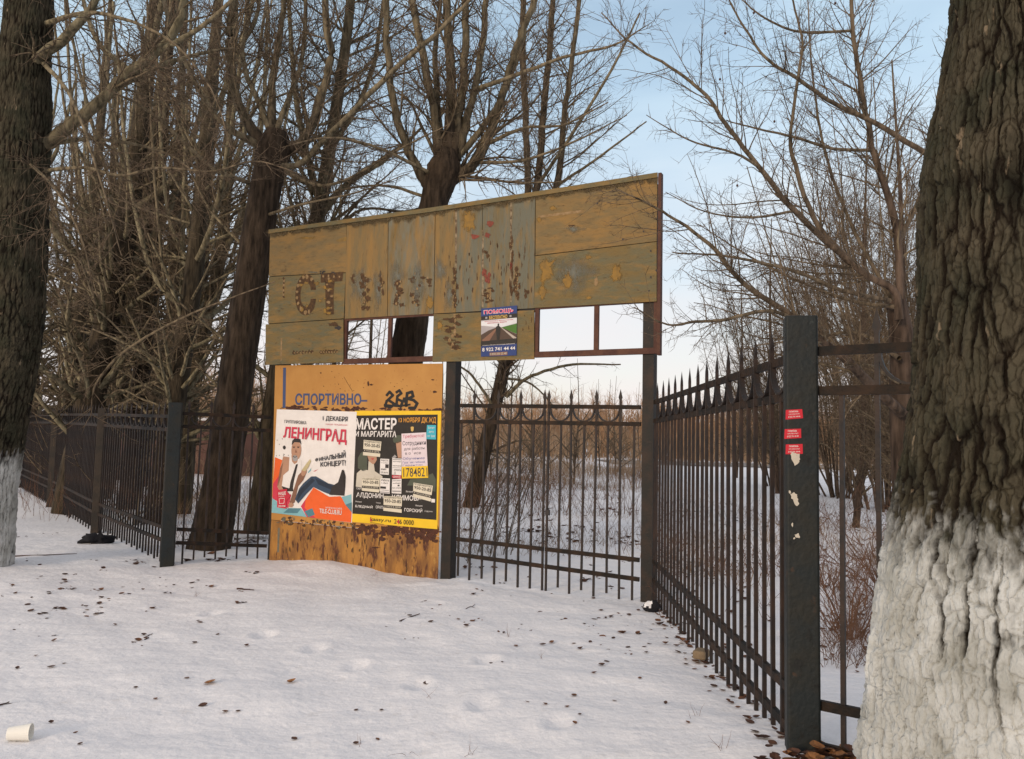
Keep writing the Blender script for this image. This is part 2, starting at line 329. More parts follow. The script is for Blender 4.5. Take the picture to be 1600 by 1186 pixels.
# ------------------------------------------------------------------ billboard
bb = empty('billboard', FO, 'tall weathered plywood and orange steel billboard with open window frames, set between two fences', 'billboard')
C1, C2 = Crop(400, 250, 3.594), Crop(700, 260, 3.489)
PX = Crop(0, 0, 1)
UP = .02                                 # plywood face stands proud of the posts
def sheet(pts, mt, th=.016, dec=None, off=UP):
    m = MB(); m.slab([fp(u, v, off) for u, v in pts], FN, th, mt)
    if dec: dec(m, off)
    return m.build('plywood_sheet', bb)
rg = random.Random(3)
def ctpeel(m, o):
    C1.text(m, 'С', [(232, 645), (345, 640), (345, 872), (225, 875)], 'peel', o+.0015, .045)
    C1.text(m, 'Т', [(372, 640), (498, 630), (470, 868), (365, 876)], 'peel', o+.0015, .05)
    C1.poly(m, [(395, 650), (440, 646), (446, 868), (400, 872)], 'peel', o+.0019)
    for k in range(11):
        a = math.radians(60+k*22+rg.uniform(-6, 6)); C1.blob(m, 292+55*math.cos(a), 757-100*math.sin(a), rg.uniform(6, 11), rg.uniform(8, 17), 'chip', o+.003, rg, 7)
    for k in range(6): C1.blob(m, 422+rg.uniform(-18, 18), 668+k*33, rg.uniform(6, 14), rg.uniform(5, 11), 'chip', o+.003, rg, 7)
    for k in range(4): C1.blob(m, 385+k*30, 655+rg.uniform(-6, 6), 6, 9, 'chip', o+.003, rg, 7)
    for k in range(16): C1.blob(m, rg.uniform(230, 480), rg.uniform(650, 870), rg.uniform(8, 20), rg.uniform(6, 16), 'ochrewash', o+.0022+k*.00004, rg, 9)
    C1.poly(m, [(160, 660), (170, 660), (165, 778), (158, 778)], 'chip', o+.0015)
    for k in range(5): C1.blob(m, 164, 668+k*26, 6, 9, 'peel', o+.003, rg, 8)
    C1.blob(m, 325, 632, 40, 7, 'greywash', o+.0015, rg)
    for k in range(9): C1.blob(m, 390+rg.uniform(-25, 60), 632+rg.uniform(-7, 7), 5, 4, 'char', o+.002, rg, 7)
def botpeel(m, o):
    for k in range(7):
        C1.blob(m, 222+k*17, 1084-k*1, 9, 12, 'peel', o+.0015, rg, 9); C1.blob(m, 224+k*17, 1084, 4, 6, 'chip', o+.003, rg, 7)
        C1.blob(m, 372+k*15, 1079-k*.5, 9, 12, 'peel', o+.0015, rg, 9); C1.blob(m, 374+k*15, 1080, 5, 6, 'chip', o+.003, rg, 7)
    C1.poly(m, [(148, 1002), (156, 1002), (153, 1130), (146, 1130)], 'chip', o+.0015)
    C1.blob(m, 445, 925, 34, 16, 'peel', o+.0015, rg); C1.blob(m, 470, 945, 18, 10, 'char', o+.002, rg)
def topchip(m, o):
    C1.poly(m, [(455, 452), (490, 440), (514, 434), (514, 456), (488, 461), (462, 461)], 'ochrewash', o+.0015)
    C1.blob(m, 300, 440, 44, 10, 'ochrewash', o+.0015, rg)
def smear(pts):
    def f(m, o):
        for (C, x, y, rx, ry, mt) in pts: C.blob(m, x, y, rx, ry, mt, o+.0015+rg.uniform(0, .0009), rg, 18)
    return f
def vpeel(C, x, y0, y1, w, n):           # ragged upright run of flaked paint
    r = []
    for k in range(n):
        y = y0+(y1-y0)*(k+rg.random())/n; r.append((C, x+rg.uniform(-w, w), y, w*rg.uniform(.4, .95), (y1-y0)/n*rg.uniform(.7, 1.25), 'peel'))
        if rg.random() < .55: r.append((C, x+rg.uniform(-w, w)*.5, y, w*.22, w*.4, 'chip'))
    return r
sheet([(424, 361), (543, 346), (542, 426), (422, 432)], 'ply_ochre', dec=topchip)
sheet([(422, 433.2), (542, 427.2), (539, 498), (421, 506)], 'ply_olive', dec=ctpeel, off=UP+.004)
sheet([(417.5, 507.3), (538.5, 499.3), (538.5, 566), (417, 570.5)], 'ply_olive', dec=botpeel, off=UP+.007)
sheet([(543.8, 346), (608, 336.5), (606.5, 494.5), (540.5, 498.5)], 'ply_ochre_v', dec=smear(
    [(C1, 590, 700, 60, 90, 'greywash'), (C1, 690, 730, 26, 120, 'greywash')]+vpeel(C1, 620, 640, 850, 20, 12)+vpeel(C1, 712, 630, 770, 16, 8)+vpeel(C1, 548, 640, 690, 10, 3)), off=UP+.002)
sheet([(608.7, 336.4), (681.3, 325.5), (678.5, 490.5), (607.2, 494.4)], 'ply_mixed_v', dec=smear(
    [(C1, 800, 650, 42, 78, 'greywash'), (C1, 915, 690, 45, 130, 'greywash'), (C1, 980, 800, 26, 40, 'ochrewash')]+vpeel(C1, 805, 680, 830, 24, 10)+vpeel(C1, 900, 640, 820, 24, 14)+vpeel(C1, 965, 660, 710, 22, 5)))
def lath(x0, y0, y1):
    def f(m, o):
        C2.poly(m, [(x0-5, y0), (x0+5, y0-1), (x0+4, y1), (x0-6, y1)], 'seam', o+.001)
    return f
def combo(*fs):
    def f(m, o):
        for g in fs: g(m, o)
    return f
def streaks(x0, x1, y0, y1, n):
    def f(m, o):
        for _ in range(n):
            x, y = rg.uniform(x0, x1), rg.uniform(y0, y1); C2.blob(m, x, y, rg.uniform(2, 4.5), rg.uniform(8, 24), 'peel', o+.0016, rg, 8)
    return f
sheet([(682.2, 325.3), (714, 320.5), (713.5, 488.6), (679.5, 490.4)], 'ply_ochre_v', dec=combo(smear([(C1, 1040, 620, 35, 70, 'greywash'), (C1, 1090, 760, 30, 80, 'greywash')]), streaks(-30, 30, 480, 700, 6)))
sheet([(714.6, 320.4), (755, 314.3), (754, 486.4), (714.1, 488.5)], 'ply_grey_v', dec=combo(lath(50, 210, 560), streaks(60, 180, 480, 740, 16), smear(vpeel(C2, 45, 560, 760, 14, 12)+[(C2, 120, 300, 40, 60, 'ochrewash')]),
    lambda m, o: C2.poly(m, [(132, 372), (160, 376), (180, 382), (168, 392), (150, 400), (138, 398)], 'redflake', o+.004)), off=UP+.002)
sheet([(755.6, 314.2), (799.2, 307.5), (799, 484), (754.8, 486.3)], 'ply_grey_v', dec=combo(lath(195, 350, 770), streaks(205, 335, 420, 740, 14), smear(vpeel(C2, 228, 660, 745, 24, 9)+vpeel(C2, 215, 460, 500, 14, 4)),
    lambda m, o: (C2.blob(m, 236, 314, 19, 16, 'redflake', o+.004, rg), C2.blob(m, 220, 376, 16, 16, 'redflake', o+.004, rg), [C2.blob(m, 205+rg.uniform(-12, 26), 600+rg.uniform(-38, 38), 9, 13, 'redflake', o+.003+k*.0001, rg, 9) for k in range(11)])))
sheet([(799.8, 307.4), (837.3, 301.6), (836, 482), (799.4, 483.9)], 'ply_grey_v', dec=combo(lath(349, 190, 740), streaks(360, 465, 440, 720, 12), smear(vpeel(C2, 380, 560, 720, 16, 10)+vpeel(C2, 350, 380, 700, 9, 12)+vpeel(C2, 432, 670, 720, 12, 4)),
    lambda m, o: [C2.blob(m, 348+rg.uniform(-5, 5), 545+rg.uniform(-16, 16), 6, 9, 'redflake', o+.003, rg, 8) for k in range(4)]), off=UP+.002)
sheet([(679.3, 491.6), (836, 485.2), (836, 561.5), (677.5, 566)], 'ply_olive', dec=combo(smear(vpeel(C1, 1110, 870, 1060, 36, 22)+[(C1, 1040, 930, 18, 30, 'ochrewash')]), streaks(390, 470, 790, 900, 5)), off=UP+.005)
sheet([(838.2, 301.5), (1028, 272.8), (1027, 377.5), (837.8, 399.6)], 'ply_ochre', dec=lambda m, o: (
    C2.poly(m, [(495, 272), (600, 258), (735, 240), (740, 254), (610, 270), (497, 283)], 'chip', o+.0015), C2.blob(m, 503, 295, 17, 14, 'ochrewash', o+.002, rg), C2.blob(m, 575, 232, 24, 15, 'ochrewash', o+.0018, rg),
    C2.blob(m, 690, 345, 50, 20, 'greywash', o+.0012, rg, 22), C2.blob(m, 680, 325, 26, 5, 'peel', o+.002, rg), [C2.blob(m, x, y, 5, 5, 'char', o+.002, rg, 8) for x, y in ((870, 125), (615, 160), (818, 205), (1070, 357), (958, 400))]))
sheet([(837.8, 400.9), (1027, 378.7), (1027, 471.5), (836, 481.5)], 'ply_olive', dec=lambda m, o: (
    C2.blob(m, 545, 560, 42, 70, 'ochrewash', o+.0012, rg, 22), C2.blob(m, 690, 580, 110, 110, 'greywash', o+.0009, rg, 26), C2.blob(m, 660, 620, 30, 50, 'ochrewash', o+.0016, rg, 22), C2.blob(m, 920, 580, 40, 55, 'ochrewash', o+.0016, rg, 22),
    C2.blob(m, 812, 632, 14, 26, 'chip', o+.003, rg), C2.blob(m, 768, 500, 20, 14, 'ochrewash', o+.003, rg), C2.blob(m, 770, 718, 22, 10, 'ochrewash', o+.003, rg), C2.blob(m, 525, 690, 22, 45, 'ochrewash', o+.002, rg),
    [C2.blob(m, x, y, 5, 6, 'char', o+.002, rg, 8) for x, y in ((1110, 465), (1110, 607), (1100, 680), (1140, 570))]), off=UP+.003)
M['grime'] = ragged(mat('top_grime', (.095, .068, .034), .9), 9., .25, .95, 1.3, (1.2, 1.2, .5))
m = MB()                                 # dark battens behind the joints
for a, b in (((424, 432), (542, 426)), ((420, 506), (539, 498)), ((680, 491), (836, 483)), ((838, 400), (1026, 378)), ((678, 345), (678, 480)), ((543.4, 360), (540, 490)), ((608.3, 345), (607, 488)), ((714.3, 328), (713.8, 480)), ((755.3, 322), (754.4, 478)), ((799.5, 316), (799.2, 476)), ((837.6, 310), (836.5, 474)), ((681.8, 335), (679, 482))):
    m.bar(fp(*a, UP-.026), fp(*b, UP-.026), .012, .07, 'char', up=ZU if abs(a[0]-b[0]) > 20 else FD)
m.build('joint_batten', bb)
m = MB()                                 # soot-dark grime washed down from the top edge
for k in range(60):
    u = 424+606*k/60; v = 361-88*((u-424)/608)**1.06; PX.blob(m, u+4, v+rg.uniform(4, 7), rg.uniform(6, 20), rg.uniform(3, 8), 'grime', UP+.0068+k*.00002, rg, 12)
m.build('grime', bb)
m = MB()                                 # weathered batten along the top edge and angle iron down the right edge
for a, b in (((423, 363), (680, 328.5)), ((680, 328.5), (838, 304.5)), ((838, 304.5), (1029, 275))):
    m.bar(fp(*a, UP+.014), fp(*b, UP+.014), .012, .05, 'ply_olive')
m.build('top_batten', bb)
m = MB(); s0, z0 = fsz(1030, 273); s1, z1 = fsz(1029, 555)
m.slab([fpt(s1-.01, z0+.01, .03), fpt(s1+.022, z0+.01, .03), fpt(s1+.022, z1, .03), fpt(s1-.01, z1, .03)], FN, .07, 'frame'); m.build('edge_angle', bb)
def pane_frame(L, T, R, B, mull, name='window_frame'):
    m = MB(); w = .055
    (sl, zt), (sr, zb) = fsz(L, T), fsz(R, B); zt2 = fsz(R, T)[1]; zm = (zt+fsz(L, B)[1])/2
    zb = (zb+fsz(L, B)[1])/2
    m.bar(fpt(sl, zt-.02, -.012), fpt(sr, zt-.02, -.012), .04, .05, 'frame', up=ZU); m.bar(fpt(sl, zb+.025, -.008), fpt(sr, zb+.025, -.008), .05, .06, 'frame')
    for s in (sl+.022, sr-.022): m.bar(fpt(s, zb+.056, -.012), fpt(s, zt-.046, -.012), .036, .045, 'frame', up=FD)
    ms = fsz(mull, (T+B)/2)[0]; m.bar(fpt(ms, zb+.056, -.012), fpt(ms, zt-.046, -.012), .03, .05, 'frame', up=FD)
    return m.build(name, bb)
pane_frame(538.5, 496, 681, 566, 608.5); pane_frame(836.5, 477, 1028, 555, 931.5)
def upright(u, vt, vb, w, name='steel_post', off=-.066):
    s = fsz(u, vb)[0]; zt = fsz(u, vt)[1]
    m = MB(); m.bar(fpt(s, -.4, off), fpt(s, zt, off), w, w, 'steelpost', up=FD); return m.build(name, bb)
upright(421, 372, 875, .10); upright(695, 345, 908, .125); upright(1009, 285, 944, .115)
# lower orange steel sheet
C3 = Crop(410, 560, 3.294)
m = MB(); m.slab([fp(430, 571, .0), fp(692, 568, .0), fp(686, 838, .0), fp(424, 812, .0)], FN, .006, 'orange')
m.slab([fp(424, 812.6, .0), fp(686, 838.6, .0), fpt(fsz(684, 905)[0], -.25), fpt(fsz(420, 880)[0], -.25)], FN, .006, 'orange_rust')
rr = random.Random(5)
C3.poly(m, [(107, 48), (122, 48), (119, 256), (104, 256)], 'blue', .0012); C3.poly(m, [(80, 872), (90, 872), (86, 998), (76, 998)], 'greywash', .0012)
C3.text(m, 'СПОРТИВНО–', [(170, 180), (540, 180), (540, 240), (168, 240)], 'blue', .0012, .03)
for cx in (655, 700, 760):               # spray scrawl
    pass
for st, w in (([(640, 190), (655, 172), (672, 190), (640, 220), (632, 245), (660, 252), (680, 235), (650, 215)], 9), ([(690, 175), (705, 165), (715, 180), (695, 195), (690, 240), (712, 248), (722, 222), (700, 212)], 9),
              ([(740, 245), (745, 180), (770, 172), (776, 195), (750, 208), (778, 215), (797, 232), (785, 255), (755, 255)], 10), ([(628, 240), (700, 246), (760, 238)], 7), ([(715, 246), (730, 205), (742, 246)], 8)):
    C3.stroke(m, st, w*1.5, 'black', .0014)
for k in range(40): C3.blob(m, rr.uniform(300, 910), rr.uniform(60, 175), rr.uniform(1, 3.5), rr.uniform(1, 3), 'rustband', .0011, rr, 7)
for x, y, w, h in ((545, 130, 6, 16), (560, 135, 8, 5), (890, 172, 12, 6), (880, 110, 9, 3), (300, 75, 5, 3)): C3.blob(m, x, y, w, h, 'rustband', .0013, rr, 9)
C3.stroke(m, [(420, 95), (440, 130), (465, 170)], 2, 'rustband', .0012)
for k in range(75):                      # ragged rust under and around the posters
    x = rr.uniform(75, 915); C3.blob(m, x, 252+rr.uniform(-6, 14)+(x-80)*.018, rr.uniform(6, 22), rr.uniform(3, 11), 'rustband', .0010+k*.00001, rr, 11)
for k in range(150):
    x = 470+430*rr.random()**.7; y = 850+(x-60)*.02+abs(rr.gauss(0, 1))*42*(.4+.6*(x-60)/840); C3.blob(m, x, y, rr.uniform(5, 24), rr.uniform(4, 20), 'rustband', .0010+k*.000008, rr, 11)
for k in range(60):
    x = rr.uniform(55, 480); C3.blob(m, x, 810+(x-50)*.09+rr.uniform(0, 36), rr.uniform(3, 12), rr.uniform(3, 12), rr.choice(('rustband', 'greywash', 'peel')), .0010+k*.00001, rr, 10)
for k in range(55):
    x = rr.uniform(60, 890); y = rr.uniform(880, 1090); C3.blob(m, x, y, rr.uniform(1.5, 6), rr.uniform(6, 34), rr.choice(('rustband', 'peel', 'peel')), .0010+k*.00001, rr, 9)
m.build('orange_panel', bb)

# ------------------------------------------------------------------ posters and paper notices
def flat_thing(name, m, u, v, label, cat, group=None): return props(m.build(name, None, fp(u, v, .004)), label, cat, group)
C5, C4, C6 = Crop(420, 635, 6.412), Crop(550, 640, 6.24), Crop(740, 470, 11.86)
o = .006
m = MB(); C3.poly(m, [(76, 262), (487, 275), (462, 846), (50, 793)], 'white', o)
P = lambda pts, mt, k: C5.poly(m, pts, mt, o+.0006*k)
P([(66, 508), (142, 540), (110, 690), (46, 775)], 'porange', 1); P([(46, 775), (110, 690), (128, 900), (230, 880), (200, 1022), (40, 920)], 'crimson', 2)
P([(38, 905), (95, 965), (92, 1015), (330, 1020), (385, 1108), (32, 1064)], 'teal', 1); P([(200, 1022), (330, 1020), (290, 1070), (150, 1066)], 'dteal', 2)
P([(325, 1000), (452, 812), (400, 1000), (480, 1120), (385, 1108)], 'crimson', 2); P([(452, 812), (540, 866), (610, 905), (722, 900), (835, 1040), (829, 1163), (478, 1120), (362, 1015), (372, 940)], 'porange', 3)
P([(372, 940), (452, 812), (560, 875), (480, 985)], 'porange', 4); P([(733, 908), (832, 880), (836, 1062), (772, 985)], 'teal', 4); P([(772, 985), (836, 960), (836, 1062)], 'dteal', 5)
P([(362, 1050), (440, 1020), (466, 1085), (400, 1110)], 'dteal', 4); P([(448, 650), (500, 630), (468, 652)], 'red', 2); P([(395, 660), (430, 615), (425, 645), (400, 668)], 'teal', 2)
# the man in the vest: arms, vest, braces, head, jeans, boot
P([(200, 515), (232, 498), (262, 545), (298, 520), (330, 545), (330, 690), (300, 740), (205, 830), (135, 800), (150, 680), (205, 650)], 'white', 5)
P([(150, 500), (212, 510), (205, 640), (150, 690), (135, 800), (160, 850), (120, 870), (90, 800), (118, 620)], 'skin', 6); P([(118, 620), (150, 560), (128, 700), (98, 800), (92, 790)], 'dskin', 7)
P([(232, 490), (300, 505), (290, 560), (262, 580), (238, 550)], 'skin', 6)
C5.ell(m, 281, 440, 50, 98, 'skin', o+.0045, 20, .04); P([(236, 390), (240, 345), (265, 320), (322, 328), (332, 385), (318, 362), (262, 358)], 'char', 9)
C5.ell(m, 270, 520, 26, 30, 'grey', o+.0052, 14); C5.ell(m, 268, 500, 20, 12, 'char', o+.0057, 12); P([(254, 494), (284, 494), (280, 500), (258, 500)], 'white', 10)
for x in (258, 302): C5.ell(m, x, 412, 11, 5, 'char', o+.0052, 10); P([(x-15, 400), (x+14, 398), (x+12, 404), (x-14, 406)], 'dskin', 9)
P([(276, 425), (290, 462), (270, 464)], 'dskin', 9)
P([(278, 580), (298, 578), (262, 730), (238, 850), (208, 850), (222, 760)], 'char', 8); P([(135, 798), (205, 820), (245, 810), (250, 850), (160, 850)], 'pblack', 7)
P([(300, 690), (350, 640), (385, 660), (350, 740), (300, 800), (265, 960), (232, 985), (215, 960)], 'dskin', 8); C5.ell(m, 358, 655, 26, 45, 'skin', o+.0054, 14, .3)
P([(335, 640), (392, 560), (420, 528), (430, 550), (400, 615), (372, 650)], 'guitar', 10)
P([(268, 930), (312, 820), (352, 770), (430, 702), (478, 700), (600, 770), (680, 790), (640, 890), (560, 860), (452, 808), (380, 880), (300, 972)], 'jeans', 8)
P([(300, 850), (440, 720), (470, 740), (340, 870), (290, 950)], 'djeans', 9); P([(470, 720), (660, 800), (640, 840), (500, 780)], 'djeans', 9)
P([(640, 800), (700, 760), (738, 640), (760, 640), (775, 700), (772, 800), (762, 895), (700, 890), (612, 885)], 'char', 10); P([(738, 640), (752, 632), (776, 700), (770, 800), (758, 780)], 'pblack', 11)
P([(200, 980), (232, 960), (258, 985), (240, 1010), (212, 1010)], 'skin', 9); P([(92, 838), (190, 826), (182, 1025), (90, 1010)], 'red', 12); P([(190, 850), (228, 895), (184, 950)], 'red', 12)
for t, q, mt, b in (('ГРУППИРОВКА', [(165, 135), (385, 148), (383, 182), (165, 166)], 'char', .008), ('1 ДЕКАБРЯ', [(548, 95), (797, 104), (795, 164), (548, 148)], 'char', .015), ('НАШИ ТРАДИЦИИ', [(578, 172), (790, 182), (790, 198), (578, 188)], 'red', .0),
                    ('ЛЕНИНГРАД', [(160, 203), (790, 232), (785, 388), (148, 334)], 'crimson', .032), ('ФИНАЛЬНЫЙ', [(470, 512), (776, 435), (776, 515), (472, 556)], 'char', .02), ('КОНЦЕРТ!', [(524, 558), (776, 535), (776, 602), (524, 614)], 'char', .02),
                    ('НАШЕ', [(105, 858), (180, 850), (178, 884), (105, 888)], 'white', .02), ('РАДИО', [(108, 896), (165, 892), (164, 908), (108, 910)], 'white', .0), ('104 FM', [(105, 988), (172, 990), (172, 1008), (105, 1006)], 'white', .01),
                    ('БИЛЕТЫ НА САЙТЕ', [(578, 1000), (742, 1012), (741, 1036), (578, 1020)], 'white', .006), ('TELE-CLUB.RU', [(516, 1022), (738, 1042), (736, 1088), (516, 1066)], 'white', .014)):
    C5.text(m, t, q, mt, o+.0085, b)
C5.stroke(m, [(112, 925), (165, 920), (160, 970), (114, 972), (112, 925)], 4, 'white', o+.008)
C5.ell(m, 160, 412, 15, 20, 'char', o+.003); C5.stroke(m, [(148, 478), (162, 480), (150, 496)], 4, 'char', o+.003)
for x, y in ((88, 338), (110, 490), (80, 495), (200, 490), (110, 380), (140, 325)): C5.ell(m, x, y, 4, 4, 'char', o+.003, 8)
flat_thing('concert_poster', m, 490, 725, 'white concert poster with red headline and a man in jeans kicking up his boot', 'poster', 'posters on the billboard')

o2 = .0045
m = MB(); P = lambda pts, mt, k: C4.poly(m, pts, mt, o2+.0006*k)
P([(30, 12), (872, 12), (834, 1166), (0, 1094)], 'yellow', 0); P([(30, 58), (838, 48), (826, 1076), (4, 1014)], 'pblack', 1)
P([(60, 470), (90, 420), (140, 400), (150, 450), (150, 590), (110, 600), (60, 570)], 'hairg', 2); P([(150, 440), (240, 430), (245, 490), (225, 525), (205, 532), (170, 505)], 'skin', 3)
P([(165, 500), (215, 520), (225, 600), (300, 650), (300, 800), (40, 750), (50, 620), (90, 585), (160, 590)], 'pale', 2); P([(185, 478), (222, 474), (205, 490)], 'red', 4)
P([(400, 290), (430, 250), (490, 250), (490, 310), (440, 330), (410, 320)], 'hairg', 2); P([(430, 320), (486, 305), (486, 470), (450, 470), (440, 400)], 'skin', 2); P([(390, 470), (420, 440), (440, 460), (410, 480)], 'grey', 3)
P([(740, 640), (790, 620), (820, 680), (815, 800), (600, 740), (540, 740), (570, 680), (700, 660)], 'hairg', 2)
P([(575, 170), (590, 165), (605, 170), (602, 205), (590, 215), (578, 205)], 'gold', 2)
for t, q, mt, b in (('МАСТЕР', [(40, 85), (440, 80), (436, 195), (36, 195)], 'white', .03), ('И МАРГАРИТА', [(38, 210), (438, 208), (436, 270), (34, 262)], 'white', .02), ('13 НОЯБРЯ ДК ЖД', [(460, 80), (824, 74), (820, 138), (460, 132)], 'orangetext', .012),
                    ('Сергей', [(48, 755), (115, 760), (115, 785), (48, 782)], 'white', .0), ('АЛДОНИН', [(48, 805), (312, 818), (310, 875), (44, 862)], 'white', .016), ('КЛИМОВА', [(395, 828), (680, 840), (678, 890), (394, 882)], 'white', .016),
                    ('Валерий', [(530, 788), (600, 792), (600, 812), (530, 810)], 'white', .0), ('Михаил', [(38, 888), (98, 892), (98, 906), (38, 902)], 'white', .0), ('БЛЕДНЫЙ', [(38, 922), (206, 934), (204, 968), (36, 956)], 'white', .012),
                    ('Тимур', [(236, 902), (284, 905), (284, 918), (236, 916)], 'white', .0), ('ОРАГВЕЛИДЗЕ', [(236, 934), (420, 948), (418, 984), (235, 968)], 'white', .012), ('Михаил', [(622, 926), (690, 930), (690, 946), (622, 942)], 'white', .0),
                    ('ГОРСКИЙ', [(516, 950), (690, 964), (688, 1006), (515, 992)], 'white', .014), ('и другие', [(712, 984), (788, 990), (788, 1004), (712, 998)], 'white', .0),
                    ('kassy.ru', [(182, 1048), (382, 1066), (380, 1110), (180, 1092)], 'pblack', .010), ('246 0000', [(416, 1066), (606, 1078), (604, 1128), (414, 1112)], 'pblack', .008)):
    C4.text(m, t, q, mt, o2+.0036, b)
C4.stroke(m, [(182, 1100), (312, 1118)], 4, 'pblack', o2+.003)
C4.text(m, 'k', [(182, 1048), (206, 1050), (204, 1094), (180, 1092)], 'red', o2+.0042, .012); C4.text(m, '4', [(441, 1069), (468, 1071), (466, 1118), (439, 1116)], 'red', o2+.0042, .012)
P([(776, 870), (812, 872), (812, 906), (776, 904)], 'white', 3)
flat_thing('theatre_poster', m, 620, 735, 'black theatre poster in a yellow border, mostly pasted over with paper notices', 'poster', 'posters on the billboard')
# notices stuck on the theatre poster
o3 = .0105
def notice(pts, mt, label, lines, extra=None, dz=0.):
    m = MB(); C4.poly(m, pts, mt, o3+dz); q = np.array(pts[:4], float)
    def B(x0, y0, x1, y1):
        f = lambda a, b: tuple((1-b)*((1-a)*q[0]+a*q[1])+b*((1-a)*q[3]+a*q[2]))
        return [f(x0, y0), f(x1, y0), f(x1, y1), f(x0, y1)]
    for t, bx, c, b in lines:
        if t is None: C4.poly(m, B(*bx), c, o3+dz+.0006)
        else: C4.text(m, t, B(*bx), c, o3+dz+.0011, b)
    if extra: extra(m)
    cx, cy = q.mean(0)
    flat_thing('paper_notice', m, 550+cx/6.24, 640+cy/6.24, label, 'notice', 'paper notices on the theatre poster')
JOB = [('ПОДРАБОТКА', (.03, .03, .97, .16), 'char', .015), ('950-20-85', (.05, .2, .95, .42), 'char', .02), (None, (.0, .60, 1., .78), 'char', 0), ('4 ЧАСА В ДЕНЬ', (.05, .63, .95, .75), 'cream', .004)]
notice([(120, 295), (292, 312), (278, 462), (112, 445)], 'cream', 'torn cream job notice pasted over the woman\'s eyes on the theatre poster', JOB)
notice([(104, 665), (272, 668), (270, 808), (102, 790)], 'cream', 'cream job notice below the woman\'s shoulder on the theatre poster', JOB, lambda m: C4.poly(m, [(125, 640), (200, 628), (232, 650), (215, 668), (125, 668)], 'pale', o3-.0012))
notice([(316, 842), (494, 850), (490, 1006), (312, 985)], 'cream', 'cream job notice lowest on the theatre poster, over the actors\' names', JOB, dz=.002)
notice([(604, 712), (794, 742), (772, 896), (600, 850)], 'cream', 'tilted torn cream job notice at the lower right of the theatre poster', JOB)
notice([(282, 478), (368, 482), (364, 636), (276, 630)], 'white', 'small white notice with a dark logo in the middle of the theatre poster', [('РАБОТА', (.1, .05, .9, .16), 'char', .01), ('график свободный', (.08, .22, .9, .30), 'char', 0), (None, (.58, .34, .96, .58), 'char', 0), ('звоните', (.1, .62, .7, .72), 'char', .008), ('275-00-95', (.1, .82, .9, .93), 'char', .01)])
notice([(284, 668), (376, 672), (372, 820), (280, 812)], 'white', 'small white notice under the one with the dark logo', [('Работа', (.1, .05, .9, .2), 'char', .01), ('в офисе', (.1, .26, .8, .38), 'char', .008), (None, (.0, .55, .6, .7), 'char', 0), ('с обучением', (.1, .76, .9, .84), 'char', 0), (None, (.05, .9, .95, .97), 'grey', 0)])
notice([(398, 474), (488, 478), (486, 640), (394, 634)], 'white', 'narrow white notice beside the pink handwritten sheet', [(None, (.05, .04, .95, .1), 'grey', 0), ('требуется помощник', (.06, .15, .95, .24), 'char', 0), ('зарплата', (.06, .42, .95, .5), 'char', .01), (None, (.05, .55, .95, .58), 'grey', 0), ('оплата', (.2, .65, .95, .75), 'char', .005), (None, (.3, .8, .36, .98), 'char', 0)])
notice([(394, 640), (486, 640), (486, 674), (398, 668)], 'red', 'small red slip pasted between two white notices', [('СРОЧНО', (.1, .2, .9, .85), 'white', .01)], dz=.0004)
notice([(396, 680), (488, 674), (486, 820), (392, 815)], 'white', 'white notice hanging under the small red slip', [('работа рядом', (.06, .05, .9, .17), 'char', .0), ('свободно', (.1, .24, .9, .34), 'char', .01), (None, (.6, .4, .8, .5), 'char', 0), ('без опыта', (.06, .56, .95, .66), 'char', .005), (None, (.05, .8, .95, .9), 'grey', 0)])
notice([(488, 235), (728, 222), (748, 665), (492, 672)], 'pink', 'large pink handwritten job sheet with a yellow strip carrying a phone number', [(None, (-.004, .735, 1.004, 1.0), 'yellow', 0), ('Требуются!', (.05, .03, .92, .12), 'handred', .0), ('Сотрудники', (.04, .17, .97, .29), 'handblack', .004), ('для работы', (.1, .31, .92, .39), 'handblack', .0), ('в офисе', (.14, .41, .76, .49), 'handblack', .0),
        ('Обучение', (.04, .53, .9, .60), 'handblue', 0), ('График гибкий', (.04, .62, .9, .68), 'handblue', 0), ('Гарантии', (.04, .69, .8, .735), 'handblue', 0), ('1784821', (.06, .77, .98, .97), 'handblack', .004)], dz=.001)
notice([(736, 150), (824, 152), (824, 292), (728, 288)], 'cyan', 'turquoise label at the upper right corner of the theatre poster', [('билет', (.15, .1, .85, .26), 'white', 0), ('дети', (.25, .42, .75, .56), 'white', .0), ('от 500', (.12, .7, .88, .85), 'white', 0)])
# help-line poster on the plywood
o4 = .034
m = MB(); P = lambda pts, mt, k: C6.poly(m, pts, mt, o4+.0006*k)
P([(168, 155), (832, 95), (822, 1018), (165, 1042)], 'navy', 0); P([(168, 300), (829, 240), (828, 320), (168, 372)], 'pblack', 1); P([(168, 370), (828, 320), (823, 800), (166, 850)], 'skygrey', 1)
P([(168, 390), (828, 322), (827, 420), (540, 500), (168, 470)], 'skywhite', 2); P([(545, 500), (827, 430), (825, 620)], 'green', 3)
P([(470, 495), (540, 495), (825, 625), (823, 800), (166, 850), (167, 640), (300, 560)], 'roadbrown', 2); P([(530, 500), (545, 500), (820, 690), (822, 760)], 'roadpale', 3); P([(470, 500), (478, 500), (290, 800), (180, 740)], 'dskin', 3); P([(485, 520), (512, 520), (508, 780), (492, 780)], 'roadpale', 3)
P([(166, 760), (823, 700), (823, 800), (166, 850)], 'pblack', 4)
C6.ell(m, 488, 450, 15, 22, 'pblack', o4+.004); P([(445, 490), (475, 470), (502, 470), (524, 495), (526, 560), (515, 640), (506, 770), (492, 770), (488, 660), (480, 770), (462, 770), (452, 630), (440, 560)], 'pblack', 6)
